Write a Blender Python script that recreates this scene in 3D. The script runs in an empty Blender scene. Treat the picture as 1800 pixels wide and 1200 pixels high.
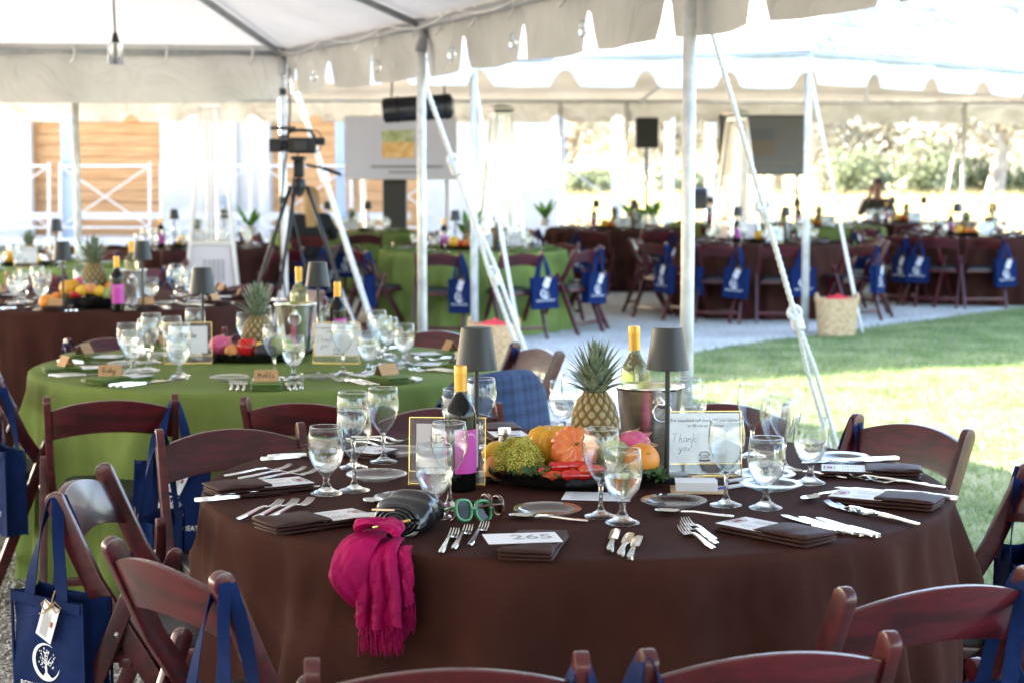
import bpy, bmesh, math, random
import numpy as np
from mathutils import Vector, Matrix, noise
R = math.radians
PI = math.pi
random.seed(7)
sc = bpy.context.scene
C = sc.collection
# ------------------------------------------------------------------ camera, world, sun, exposure
H = 1.53
FPX = 3100.0
PIT = math.atan(300 / FPX)
cam = bpy.data.cameras.new('camera')
cam.lens = FPX / 1800 * 36
cam.sensor_width = 36
cam.clip_end = 900
cam.clip_start = 0.05
cam.dof.use_dof = True
cam.dof.focus_distance = 4.05
cam.dof.aperture_fstop = 5.0
camo = bpy.data.objects.new('camera', cam)
camo.location = (0, 0, H)
camo.rotation_euler = (PI / 2 - PIT, 0, 0)
C.objects.link(camo)
sc.camera = camo
SUN_EL = R(34.5)
SUN_TO = Vector((-3.0, 1.8, 0.0)).normalized() * math.cos(SUN_EL) + Vector((0, 0, math.sin(SUN_EL)))
w = bpy.data.worlds.new('World')
sc.world = w
w.use_nodes = True
nt = w.node_tree
sky = nt.nodes.new('ShaderNodeTexSky')
sky.sky_type = 'NISHITA'
sky.sun_disc = False
sky.sun_elevation = SUN_EL
sky.sun_rotation = math.atan2(SUN_TO.x, SUN_TO.y)
sky.dust_density = 2.0
sky.ozone_density = 0.7
bg = nt.nodes['Background']
bg.inputs['Strength'].default_value = 0.15
nt.links.new(sky.outputs[0], bg.inputs['Color'])
sl = bpy.data.lights.new('sun', 'SUN')
sl.energy = 4.8
sl.angle = R(0.5)
sl.color = (1.0, 0.93, 0.83)
so = bpy.data.objects.new('sun', sl)
so.rotation_euler = SUN_TO.to_track_quat('Z', 'Y').to_euler()
so.location = SUN_TO * 40
C.objects.link(so)
vs = sc.view_settings
vs.view_transform = 'Standard'
vs.look = 'None'
vs.exposure = 3.2
vs.gamma = 1.0
sc.cycles.use_denoising = True
sc.cycles.max_bounces = 16
sc.cycles.diffuse_bounces = 4
sc.cycles.transmission_bounces = 12
sc.cycles.transparent_max_bounces = 40
sc.cycles.caustics_reflective = False
sc.cycles.caustics_refractive = False
sc.cycles.sample_clamp_indirect = 6.0

# ------------------------------------------------------------------ helpers
CP, SP = math.cos(PIT), math.sin(PIT)
def ray(px, py):
    u = -(py - 600) / FPX
    return Vector(((px - 900) / FPX, CP + u * SP, -SP + u * CP))
def P(px, py, z=0.0):
    r = ray(px, py)
    return Vector((0, 0, H)) + r * ((z - H) / r.z)
def PY(px, py, y):
    r = ray(px, py)
    return Vector((0, 0, H)) + r * (y / r.y)

class MB:
    def __init__(s):
        s.v = []; s.f = []; s.m = []
    def add(s, vs, fs, m=0):
        o = len(s.v)
        s.v += [tuple(p) for p in vs]
        s.f += [tuple(i + o for i in f) for f in fs]
        s.m += [m] * len(fs)
        return s
    def box(s, c, d, M=None, m=0):
        x, y, z = d[0] / 2, d[1] / 2, d[2] / 2
        vs = [Vector((i * x, j * y, k * z)) for k in (-1, 1) for j in (-1, 1) for i in (-1, 1)]
        if M is not None: vs = [M @ p for p in vs]
        c = Vector(c)
        return s.add([p + c for p in vs], [(0, 2, 3, 1), (4, 5, 7, 6), (0, 1, 5, 4), (2, 6, 7, 3), (0, 4, 6, 2), (1, 3, 7, 5)], m)
    def loft(s, rings, cap=True, closed=True, m=0):
        n = len(rings[0]); vs = [p for r in rings for p in r]; fs = []
        for i in range(len(rings) - 1):
            for j in range(n if closed else n - 1):
                k = (j + 1) % n
                fs.append((i * n + j, i * n + k, (i + 1) * n + k, (i + 1) * n + j))
        if cap and closed:
            fs.append(tuple(range(n - 1, -1, -1)))
            fs.append(tuple(range((len(rings) - 1) * n, len(rings) * n)))
        return s.add(vs, fs, m)
    def tube(s, pts, r, n=8, cap=True, sx=1.0, m=0, up=None):
        pts = [Vector(p) for p in pts]
        if not hasattr(r, '__len__'): r = [r] * len(pts)
        rings = []; prev = up and Vector(up)
        for i, p in enumerate(pts):
            t = (pts[min(i + 1, len(pts) - 1)] - pts[max(i - 1, 0)]).normalized()
            if prev is None: prev = Vector((0, 0, 1)) if abs(t.z) < .9 else Vector((1, 0, 0))
            a = t.cross(prev)
            if a.length < 1e-5: a = t.orthogonal()
            a.normalize(); b = a.cross(t).normalized(); prev = b
            rings.append([p + a * (math.cos(2 * PI * k / n) * r[i] * sx) + b * (math.sin(2 * PI * k / n) * r[i]) for k in range(n)])
        return s.loft(rings, cap, True, m)
    def bar(s, pts, w, h, wd, m=0):
        # rectangular bar along pts; wd = width direction
        pts = [Vector(p) for p in pts]; wd = Vector(wd).normalized(); rings = []
        W = w if hasattr(w, '__len__') else [w] * len(pts)
        Hh = h if hasattr(h, '__len__') else [h] * len(pts)
        for i, p in enumerate(pts):
            t = (pts[min(i + 1, len(pts) - 1)] - pts[max(i - 1, 0)]).normalized()
            hd = t.cross(wd).normalized()
            rings.append([p + wd * (W[i] / 2 * a) + hd * (Hh[i] / 2 * b) for a, b in ((-1, -1), (1, -1), (1, 1), (-1, 1))])
        return s.loft(rings, True, True, m)
    def lathe(s, prof, n=24, c=(0, 0, 0), cap=False, m=0):
        c = Vector(c)
        rings = [[c + Vector((r * math.cos(2 * PI * k / n), r * math.sin(2 * PI * k / n), z)) for k in range(n)] for r, z in prof]
        return s.loft(rings, cap, True, m)
    def grid(s, nu, nv, fn, closeu=False, m=0):
        vs = [fn(i / nu if closeu else i / (nu - 1), j / (nv - 1)) for j in range(nv) for i in range(nu)]
        fs = []
        for j in range(nv - 1):
            for i in range(nu if closeu else nu - 1):
                k = (i + 1) % nu
                fs.append((j * nu + i, j * nu + k, (j + 1) * nu + k, (j + 1) * nu + i))
        return s.add(vs, fs, m)
    def poly(s, pts, m=0):
        return s.add(pts, [tuple(range(len(pts)))], m)
    def xf(s, M):
        s.v = [tuple(M @ Vector(p)) for p in s.v]
        return s
    def mesh(s, name, mats, smooth=False, bevel=0, auto=None, recalc=True):
        me = bpy.data.meshes.new(name)
        me.from_pydata(s.v, [], s.f)
        if not isinstance(mats, (list, tuple)): mats = [mats]
        for a in mats: me.materials.append(a)
        if len(mats) > 1: me.polygons.foreach_set('material_index', s.m)
        bm = bmesh.new(); bm.from_mesh(me)
        if recalc: bmesh.ops.recalc_face_normals(bm, faces=bm.faces)
        if bevel:
            ed = [e for e in bm.edges if len(e.link_faces) == 2 and e.calc_face_angle(0) > R(35)]
            bmesh.ops.bevel(bm, geom=ed, offset=bevel, segments=2, affect='EDGES', profile=.6, clamp_overlap=True)
        bm.to_mesh(me); bm.free()
        if smooth or auto:
            me.polygons.foreach_set('use_smooth', [True] * len(me.polygons))
        if auto:
            me.set_sharp_from_angle(angle=R(auto))
        me.update()
        return me

def link(o, parent=None):
    C.objects.link(o)
    if parent is not None: o.parent = parent
    return o
def part(name, mb, mats, parent, smooth=False, bevel=0, auto=None, label=None, recalc=True):
    me = mb.mesh(name, mats, smooth, bevel, auto, recalc) if isinstance(mb, MB) else mb
    o = link(bpy.data.objects.new(name, me), parent)
    if label: o['label'] = label
    return o
def tag(o, label, cat, group=None, kind=None):
    o['label'] = label; o['category'] = cat
    if group: o['group'] = group
    if kind: o['kind'] = kind
    return o
def thing(name, label, cat, loc=(0, 0, 0), rz=0, group=None):
    o = bpy.data.objects.new(name, None)
    o.empty_display_size = .05
    o.location = loc; o.rotation_euler = (0, 0, rz)
    C.objects.link(o)
    return tag(o, label, cat, group)
def solid(name, mb, mats, label, cat, loc=(0, 0, 0), rz=0, group=None, **k):
    o = part(name, mb, mats, None, **k)
    o.location = loc; o.rotation_euler = (0, 0, rz)
    return tag(o, label, cat, group)
def struct(name, mb, mats, parent=None, **k):
    o = part(name, mb, mats, parent, **k)
    if parent is None: o['kind'] = 'structure'
    return o
PROTO = []
def proto(o):
    PROTO.append(o); return o
def copy_tree(o, parent=None):
    c = o.copy(); C.objects.link(c)
    if parent is not None: c.parent = parent
    for ch in list(o.children): copy_tree(ch, c)
    return c
def place(src, loc, rz=0, label=None, group=None, scale=None, rot=None):
    c = copy_tree(src)
    c.location = loc
    c.rotation_euler = rot if rot is not None else (0, 0, rz)
    if scale: c.scale = (scale,) * 3 if not hasattr(scale, '__len__') else scale
    if label: c['label'] = label
    if group: c['group'] = group
    elif 'group' in c and group is not None: del c['group']
    return c
def drop_protos():
    for o in PROTO:
        for ch in list(o.children_recursive): bpy.data.objects.remove(ch)
        bpy.data.objects.remove(o)

# ------------------------------------------------------------------ materials
def mat(name, col, rough=.5, metal=0.0, var=0.0, vs=8.0, bump=0.0, bs=60.0, coat=0.0, spec=.5, trans=0.0, ior=1.45, stretch=(1, 1, 1), col2=None, sheen=0.0, alpha=1.0, emit=None, es=0.0, inst=0.0, sss=0.0):
    m = bpy.data.materials.new(name); m.use_nodes = True
    n = m.node_tree.nodes; l = m.node_tree.links
    b = n['Principled BSDF']
    b.inputs['Base Color'].default_value = (*col, 1)
    b.inputs['Roughness'].default_value = rough
    b.inputs['Metallic'].default_value = metal
    b.inputs['Coat Weight'].default_value = coat
    b.inputs['Coat Roughness'].default_value = .12
    b.inputs['Specular IOR Level'].default_value = spec
    b.inputs['Transmission Weight'].default_value = trans
    b.inputs['IOR'].default_value = ior
    b.inputs['Sheen Weight'].default_value = sheen
    b.inputs['Alpha'].default_value = alpha
    if sss:
        b.inputs['Subsurface Weight'].default_value = sss
        b.inputs['Subsurface Radius'].default_value = (.01, .006, .004)
    if emit:
        b.inputs['Emission Color'].default_value = (*emit, 1); b.inputs['Emission Strength'].default_value = es
    if var or bump or col2 or inst:
        tc = n.new('ShaderNodeTexCoord'); mp = n.new('ShaderNodeMapping')
        mp.inputs['Scale'].default_value = stretch
        l.new(tc.outputs['Object'], mp.inputs['Vector'])
    if var or col2 or inst:
        nz = n.new('ShaderNodeTexNoise'); nz.inputs['Scale'].default_value = vs; nz.inputs['Detail'].default_value = 6
        nz.inputs['Roughness'].default_value = .6
        l.new(mp.outputs[0], nz.inputs['Vector'])
        cr = n.new('ShaderNodeValToRGB')
        c2 = col2 or tuple(min(1, c * (1 + var)) for c in col)
        c1 = col if col2 else tuple(c * (1 - var) for c in col)
        cr.color_ramp.elements[0].color = (*c1, 1); cr.color_ramp.elements[1].color = (*c2, 1)
        cr.color_ramp.elements[0].position = .36; cr.color_ramp.elements[1].position = .64
        l.new(nz.outputs['Fac'], cr.inputs['Fac'])
        out = cr.outputs['Color']
        if inst:
            oi = n.new('ShaderNodeObjectInfo'); hv = n.new('ShaderNodeHueSaturation'); ma = n.new('ShaderNodeMapRange')
            ma.inputs['To Min'].default_value = 1 - inst; ma.inputs['To Max'].default_value = 1 + inst
            l.new(oi.outputs['Random'], ma.inputs['Value']); l.new(ma.outputs[0], hv.inputs['Value']); l.new(out, hv.inputs['Color'])
            out = hv.outputs['Color']
        l.new(out, b.inputs['Base Color'])
    if bump:
        nb = n.new('ShaderNodeTexNoise'); nb.inputs['Scale'].default_value = bs; nb.inputs['Detail'].default_value = 5
        l.new(mp.outputs[0], nb.inputs['Vector'])
        bp = n.new('ShaderNodeBump'); bp.inputs['Strength'].default_value = bump; bp.inputs['Distance'].default_value = .01
        l.new(nb.outputs['Fac'], bp.inputs['Height']); l.new(bp.outputs[0], b.inputs['Normal'])
    return m
def glassmat(name, col=(1, 1, 1), ior=1.48, clear=.35, tint=(1, 1, 1), rough=0.0):
    m = bpy.data.materials.new(name); m.use_nodes = True
    n = m.node_tree.nodes; l = m.node_tree.links
    n.remove(n['Principled BSDF'])
    g = n.new('ShaderNodeBsdfGlass'); g.inputs['Color'].default_value = (*col, 1); g.inputs['IOR'].default_value = ior; g.inputs['Roughness'].default_value = rough
    t = n.new('ShaderNodeBsdfTransparent'); t.inputs['Color'].default_value = (*tint, 1)
    mx = n.new('ShaderNodeMixShader'); mx.inputs[0].default_value = clear
    l.new(g.outputs[0], mx.inputs[1]); l.new(t.outputs[0], mx.inputs[2]); l.new(mx.outputs[0], n['Material Output'].inputs['Surface'])
    return m
def thinglass(name, tint=(.97, .985, .985), edge=(.80, .83, .83), boost=1.5):
    # thin clear wall: straight-through transparency with Fresnel reflection, darker at grazing edges
    m = bpy.data.materials.new(name); m.use_nodes = True
    n = m.node_tree.nodes; l = m.node_tree.links; n.remove(n['Principled BSDF'])
    lw = n.new('ShaderNodeLayerWeight'); lw.inputs['Blend'].default_value = .5
    p5 = n.new('ShaderNodeMath'); p5.operation = 'POWER'; p5.inputs[1].default_value = 4.5; l.new(lw.outputs['Facing'], p5.inputs[0])
    mu = n.new('ShaderNodeMath'); mu.operation = 'MULTIPLY_ADD'; mu.use_clamp = True; mu.inputs[1].default_value = .75 * boost; mu.inputs[2].default_value = .035 * boost; l.new(p5.outputs[0], mu.inputs[0])
    pw = n.new('ShaderNodeMath'); pw.operation = 'POWER'; pw.inputs[1].default_value = 3.0; l.new(lw.outputs['Facing'], pw.inputs[0])
    mc = n.new('ShaderNodeMix'); mc.data_type = 'RGBA'; mc.inputs[6].default_value = (*tint, 1); mc.inputs[7].default_value = (*edge, 1); l.new(pw.outputs[0], mc.inputs[0])
    t = n.new('ShaderNodeBsdfTransparent'); g = n.new('ShaderNodeBsdfGlossy'); g.inputs['Roughness'].default_value = 0.0
    l.new(mc.outputs[2], t.inputs['Color']); mx = n.new('ShaderNodeMixShader')
    l.new(mu.outputs[0], mx.inputs[0]); l.new(t.outputs[0], mx.inputs[1]); l.new(g.outputs[0], mx.inputs[2]); l.new(mx.outputs[0], n['Material Output'].inputs['Surface'])
    return m
def clothmat(name, c1, c2, tr=.5, vs=3, bump=0):
    # thin translucent sheet (tent vinyl, petals, leaves)
    m = bpy.data.materials.new(name); m.use_nodes = True
    n = m.node_tree.nodes; l = m.node_tree.links
    n.remove(n['Principled BSDF'])
    tc = n.new('ShaderNodeTexCoord'); nz = n.new('ShaderNodeTexNoise'); nz.inputs['Scale'].default_value = vs; nz.inputs['Detail'].default_value = 5
    l.new(tc.outputs['Object'], nz.inputs['Vector'])
    cr = n.new('ShaderNodeValToRGB'); cr.color_ramp.elements[0].color = (*c1, 1); cr.color_ramp.elements[1].color = (*c2, 1)
    cr.color_ramp.elements[0].position = .35; cr.color_ramp.elements[1].position = .65
    l.new(nz.outputs['Fac'], cr.inputs['Fac'])
    d = n.new('ShaderNodeBsdfDiffuse'); t = n.new('ShaderNodeBsdfTranslucent'); mx = n.new('ShaderNodeMixShader'); mx.inputs[0].default_value = tr
    l.new(cr.outputs[0], d.inputs['Color']); l.new(cr.outputs[0], t.inputs['Color'])
    l.new(d.outputs[0], mx.inputs[1]); l.new(t.outputs[0], mx.inputs[2])
    if bump:
        n2 = n.new('ShaderNodeTexNoise'); n2.inputs['Scale'].default_value = 2.2; n2.inputs['Detail'].default_value = 3; n2.inputs['Distortion'].default_value = 1.2; l.new(tc.outputs['Object'], n2.inputs['Vector'])
        bp = n.new('ShaderNodeBump'); bp.inputs['Strength'].default_value = bump; bp.inputs['Distance'].default_value = .12; l.new(n2.outputs['Fac'], bp.inputs['Height']); l.new(bp.outputs[0], d.inputs['Normal'])
    l.new(mx.outputs[0], n['Material Output'].inputs['Surface'])
    return m

WOOD = mat('mahogany', (.028, .0013, .0028), .36, var=.0, col2=(.082, .0038, .0085), vs=5, stretch=(1.2, 6, 6), coat=.5, spec=.34, inst=.25, bump=.03, bs=40)
def worn_edges(m, col):
    # rubbed, paler lacquer on the sharp edges and a few scuffs
    n = m.node_tree.nodes; l = m.node_tree.links; b = n['Principled BSDF']
    src = b.inputs['Base Color'].links[0].from_socket
    ge = n.new('ShaderNodeNewGeometry'); mr = n.new('ShaderNodeMapRange'); mr.inputs['From Min'].default_value = .535; mr.inputs['From Max'].default_value = .62; l.new(ge.outputs['Pointiness'], mr.inputs['Value'])
    tc = n.new('ShaderNodeTexCoord'); nz = n.new('ShaderNodeTexNoise'); nz.inputs['Scale'].default_value = 35; l.new(tc.outputs['Object'], nz.inputs['Vector'])
    mu = n.new('ShaderNodeMath'); mu.operation = 'MULTIPLY'; l.new(mr.outputs[0], mu.inputs[0]); l.new(nz.outputs['Fac'], mu.inputs[1])
    mx = n.new('ShaderNodeMix'); mx.data_type = 'RGBA'; l.new(mu.outputs[0], mx.inputs[0]); l.new(src, mx.inputs[6]); mx.inputs[7].default_value = (*col, 1); l.new(mx.outputs[2], b.inputs['Base Color'])
    n3 = n.new('ShaderNodeTexNoise'); n3.inputs['Scale'].default_value = 9; n3.inputs['Detail'].default_value = 8; l.new(tc.outputs['Object'], n3.inputs['Vector'])
    m3 = n.new('ShaderNodeMapRange'); m3.inputs['To Min'].default_value = .24; m3.inputs['To Max'].default_value = .52; l.new(n3.outputs['Fac'], m3.inputs['Value']); l.new(m3.outputs[0], b.inputs['Roughness'])
worn_edges(WOOD, (.14, .06, .05))
PAD = mat('seat_vinyl', (.014, .016, .018), .42, bump=.05, bs=150)
BOLT = mat('bolt', (.5, .45, .4), .35, 1)
BROWN = mat('brown_cloth', (.046, .0158, .0112), .8, var=.14, vs=5, bump=.12, bs=350, spec=.08)
GREEN = mat('green_cloth', (.15, .195, .050), .8, var=.08, vs=5, bump=.12, bs=350, spec=.1)
BNAP = mat('brown_napkin', (.042, .0150, .0120), .6, var=.1, vs=20, bump=.1, bs=300, spec=.25)
GNAP = mat('green_napkin', (.10, .15, .03), .65, var=.1, vs=20, bump=.1, bs=300)
NAVY = mat('navy_felt', (.0045, .016, .075), .8, var=.15, vs=30, bump=.25, bs=400, spec=.15)
WHITE = mat('white_print', (.82, .82, .82), .6)
PAPER = mat('white_paper', (.80, .80, .82), .6, var=.02, vs=10)
INK = mat('ink', (.02, .02, .02), .6)
GREYINK = mat('grey_ink', (.25, .24, .25), .6)
REDINK = mat('red_ink', (.35, .07, .04), .6)
KRAFT = mat('kraft_card', (.42, .24, .11), .75, var=.12, vs=60)
SILVER = mat('silver', (.80, .78, .74), .16, 1, bump=.01, bs=60)
STEEL = mat('brushed_steel', (.86, .83, .78), .27, 1, var=.12, vs=6, stretch=(1, 1, 18), bump=.02, bs=30)
GLASS = glassmat('clear_glass', clear=.15)
THIN = thinglass('thin_glass')
WATER = glassmat('water', ior=1.33, clear=.3)
ACRYL = thinglass('acrylic', (.97, .97, .97), (.85, .85, .85), .8)
GOLD = mat('gold_wire', (.83, .60, .22), .25, 1)
LAMPG = mat('anthracite', (.030, .031, .033), .42, .3, bump=.02, bs=300)
BOTTLE = mat('dark_bottle', (.003, .003, .003), .05, spec=.4)
WWINE = mat('white_wine', (.72, .70, .34), .04, trans=.85, ior=1.4)
CAPY = mat('yellow_capsule', (.72, .38, .06), .35, metal=.35)
MAGLAB = mat('magenta_label', (.50, .05, .33), .5)
TRAYM = mat('black_tray', (.007, .0065, .007), .4, coat=.2)
TWINE = mat('jute_twine', (.45, .28, .12), .9, bump=.3, bs=300)
BLACK = mat('black_plastic', (.006, .006, .007), .45)
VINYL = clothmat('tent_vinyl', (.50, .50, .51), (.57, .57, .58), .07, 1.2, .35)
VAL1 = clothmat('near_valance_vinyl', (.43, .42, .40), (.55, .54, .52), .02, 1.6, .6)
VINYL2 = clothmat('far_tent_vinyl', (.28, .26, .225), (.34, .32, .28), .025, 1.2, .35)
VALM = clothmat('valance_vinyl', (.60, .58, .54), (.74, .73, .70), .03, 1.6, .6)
ALU = mat('aluminium', (.34, .34, .34), .5, .5, var=.1, vs=14, bump=.02, bs=60)
WPOLE = mat('white_pole', (.62, .62, .60), .45, .25, var=.2, vs=9)
ROPE = mat('white_rope', (.78, .77, .75), .9, var=.15, vs=60, bump=.4, bs=200)
# ------------------------------------------------------------------ ground, lawn, gravel, field
def np_mesh(name, V, F, mats, smooth=False):
    me = bpy.data.meshes.new(name); k = F.shape[1]
    me.vertices.add(len(V)); me.vertices.foreach_set('co', V.astype(np.float32).ravel())
    me.loops.add(F.size); me.loops.foreach_set('vertex_index', F.astype(np.int32).ravel())
    me.polygons.add(len(F)); me.polygons.foreach_set('loop_start', np.arange(0, F.size, k, dtype=np.int32))
    me.update(calc_edges=True)
    for a in (mats if isinstance(mats, list) else [mats]): me.materials.append(a)
    if smooth: me.polygons.foreach_set('use_smooth', [True] * len(F))
    me.validate()
    return me
def gravel_mat(nm, c0, c1, c2_):
    m = mat(nm, (.2, .2, .2), .9)
    n = m.node_tree.nodes; l = m.node_tree.links; b = n['Principled BSDF']
    tc = n.new('ShaderNodeTexCoord'); vo = n.new('ShaderNodeTexVoronoi'); vo.inputs['Scale'].default_value = 75; vo.inputs['Randomness'].default_value = 1
    l.new(tc.outputs['Object'], vo.inputs['Vector'])
    cr = n.new('ShaderNodeValToRGB'); e = cr.color_ramp.elements
    e[0].color = (*c0, 1); e[1].color = (*c2_, 1); x = e.new(.42); x.color = (*c1, 1)
    sp = n.new('ShaderNodeSeparateColor'); l.new(vo.outputs['Color'], sp.inputs[0]); l.new(sp.outputs[0], cr.inputs['Fac'])
    nz = n.new('ShaderNodeTexNoise'); nz.inputs['Scale'].default_value = 1.3; nz.inputs['Detail'].default_value = 6; l.new(tc.outputs['Object'], nz.inputs['Vector'])
    mx = n.new('ShaderNodeMix'); mx.data_type = 'RGBA'; mx.blend_type = 'MULTIPLY'; mx.inputs[0].default_value = .6
    c2 = n.new('ShaderNodeValToRGB'); c2.color_ramp.elements[0].position = .3; c2.color_ramp.elements[0].color = (.5, .48, .42, 1); c2.color_ramp.elements[1].position = .7
    l.new(nz.outputs['Fac'], c2.inputs['Fac']); l.new(cr.outputs[0], mx.inputs[6]); l.new(c2.outputs[0], mx.inputs[7]); l.new(mx.outputs[2], b.inputs['Base Color'])
    bp = n.new('ShaderNodeBump'); bp.inputs['Strength'].default_value = 1; bp.inputs['Distance'].default_value = .012; bp.invert = True
    l.new(vo.outputs['Distance'], bp.inputs['Height']); l.new(bp.outputs[0], b.inputs['Normal'])
    return m
GRAV = gravel_mat('gravel', (.10, .09, .07), (.32, .29, .25), (.66, .62, .56)); SHELL = gravel_mat('shell_gravel', (.30, .28, .25), (.74, .72, .68), (.92, .90, .86))
FIELD = mat('dry_field', (.34, .27, .13), .95, col2=(.50, .42, .22), vs=.25)
LAWN = mat('lawn_soil', (.10, .14, .05), .95, col2=(.26, .26, .14), vs=1.5, bump=.5, bs=25)
struct('ground', MB().poly([(-400, -60, -.012), (400, -60, -.012), (400, 800, -.012), (-400, 800, -.012)]), FIELD)
BND = [(14, 29), (5.76, 19.8), (2.86, 16.45), (1.9, 15.4), (1.2, 14.3), (.95, 13), (.9, 11), (.95, 9), (1.3, 7.2), (2.4, 4.6), (5, -.8), (8, -7), (14, -20), (20, -34)]
gm = MB(); gm.poly([(x, y, -.004) for x, y in BND] + [(-24, -34, -.004), (-24, 32, -.004), (14, 32, -.004)])
struct('gravel_ground', gm, GRAV)
sg = MB(); sg.poly([(x, y, .0) for x, y in BND if y > 9.5] + [(.6, 10.4, .0), (-.4, 11.4, .0), (-2, 11.9, .0), (-5, 12.2, .0), (-14, 12.4, .0), (-14, 32, .0), (14, 32, .0)])
struct('shell_gravel_ground', sg, SHELL)
lm = MB(); lm.poly([(x, y, -.008) for x, y in BND[::-1]] + [(40, 29, -.008), (40, -34, -.008)])
struct('lawn', lm, LAWN)
def lawn_right(x, y):
    ys = np.array([b[1] for b in BND][::-1]); xs = np.array([b[0] for b in BND][::-1])
    return x - np.interp(y, ys, xs)
rg = np.random.default_rng(4)
def blades(n, xr, yr, hmin, hmax, wd, mask=None, lean=.5):
    x = rg.uniform(*xr, n); y = rg.uniform(*yr, n)
    if mask is not None:
        k = mask(x, y); x, y = x[k], y[k]
    n = len(x); a = rg.uniform(0, 2 * PI, n); h = rg.uniform(hmin, hmax, n); ln = rg.normal(0, lean, (n, 2)) * h[:, None]
    s = np.stack([np.cos(a), np.sin(a)], 1) * wd / 2
    V = np.zeros((n, 3, 3)); V[:, 0, :2] = np.stack([x, y], 1) - s; V[:, 1, :2] = np.stack([x, y], 1) + s; V[:, 2, :2] = np.stack([x, y], 1) + ln; V[:, 2, 2] = h
    V[:, :2, 2] = -.008
    return V.reshape(-1, 3), np.arange(n * 3).reshape(-1, 3)
GB = clothmat('grass_blade', (.14, .22, .07), (.38, .43, .20), .35, 2.5)
vis = lambda x, y: (np.abs(x) < y * .31 + .3) & (lawn_right(x, y) + rg.normal(0, .12, len(x)) > 0)
V1, F1 = blades(110000, (.8, 6.5), (5.5, 20), .015, .04, .009, vis, .7)
g = part('lawn_grass', np_mesh('lawn_grass', V1, F1, GB), None, None)
tag(g, 'short mown green lawn grass between the two tents', 'grass', kind='stuff')
FB = clothmat('field_blade', (.48, .40, .20), (.66, .58, .34), .35, .5)
V2, F2 = blades(42000, (-14, 30), (36, 75), .35, .95, .07, lambda x, y: np.abs(x) < y * .32 + 1, .35)
g = part('field_grass', np_mesh('field_grass', V2, F2, FB), None, None)
tag(g, 'pale dry tall grass filling the open field beyond the tents', 'grass', kind='stuff')
# loose stones on the near gravel, bottom left
n = 9000
ico = bmesh.new(); bmesh.ops.create_icosphere(ico, subdivisions=1, radius=1); iv = np.array([v.co[:] for v in ico.verts]); jf = np.array([[v.index for v in f.verts] for f in ico.faces]); ico.free()
sx = rg.uniform(-3.2, -.9, n); sy = rg.uniform(4.6, 9.5, n); k = sx > -sy * .31 - .15; sx, sy = sx[k], sy[k]; n = len(sx)
rad = rg.uniform(.004, .011, n); J = rg.uniform(.65, 1.3, (n, len(iv), 1)) * iv[None] * rad[:, None, None] * np.array([1, 1, .6]); J[..., 0] += sx[:, None]; J[..., 1] += sy[:, None]
FF = (jf[None] + (np.arange(n) * len(iv))[:, None, None]).reshape(-1, 3)
g = part('gravel_stones', np_mesh('gravel_stones', J.reshape(-1, 3), FF, mat('loose_stone', (.20, .18, .16), .9, col2=(.58, .56, .52), vs=55)), None, None)
tag(g, 'loose grey gravel stones on the ground at the lower left', 'gravel', kind='stuff')

# ------------------------------------------------------------------ tents
def valance(path, z_top, drop, period, out, seed, notch=.45, amp=.02, notch_w=.13):
    """hanging strip along a polyline with notched lower edge; out = small outward billow"""
    mb = MB(); pts = [Vector(p) for p in path]; seg = [(b - a).length for a, b in zip(pts, pts[1:])]; tot = sum(seg)
    n = int(tot / .035); rows = 7
    def at(s):
        for a, b, L in zip(pts, pts[1:], seg):
            if s <= L + 1e-6: return a + (b - a) * (s / L), (b - a).normalized()
            s -= L
        return pts[-1], (pts[-1] - pts[-2]).normalized()
    rnd = random.Random(seed); jit = [rnd.uniform(-.12, .12) for _ in range(400)]
    cols = []
    for i in range(n + 1):
        s = tot * i / n; p, t = at(s); nr = Vector((t.y, -t.x, 0))
        k = int(s / period); f = s / period - k; f2 = min(f, 1 - f) / notch_w
        bot = drop * (1 + .05 * jit[k % 400] + .04 * math.sin(PI * f))
        if f2 < 1: bot *= 1 - notch * (1 - f2 ** 2.2)
        zt = z_top[0] + (z_top[1] - z_top[0]) * s / tot if hasattr(z_top, '__len__') else z_top
        col = []
        for j in range(rows):
            v = j / (rows - 1)
            w_ = amp * v * (math.sin(s * 5.1 + seed) + .7 * math.sin(s * 11.3 + 2 * seed) * v) + out * math.sin(v * PI * .6)
            col.append(Vector((p.x, p.y, zt - bot * v)) + nr * w_)
        cols.append(col)
    mb.v = [tuple(q) for c in cols for q in c]
    mb.f = [(i * rows + j, (i + 1) * rows + j, (i + 1) * rows + j + 1, i * rows + j + 1) for i in range(n) for j in range(rows - 1)]; mb.m = [0] * len(mb.f)
    return mb
def sheet(mb, a, b, c, d, nu, nv, sag, seed):
    a, b, c, d = map(Vector, (a, b, c, d))
    mb.grid(nu, nv, lambda u, v: (a * (1 - u) + b * u) * (1 - v) + (d * (1 - u) + c * u) * v - Vector((0, 0, sag * math.sin(PI * u) * math.sin(PI * v))) + Vector((0, 0, .03 * noise.noise(Vector((u * 6 + seed, v * 6, seed))) * math.sin(PI * u) * math.sin(PI * v))))
C1 = PY(495, 95, 13.5); EZ = C1.z
S1 = P(740, 45, EZ)
dS = (S1 - C1).normalized()
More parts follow.
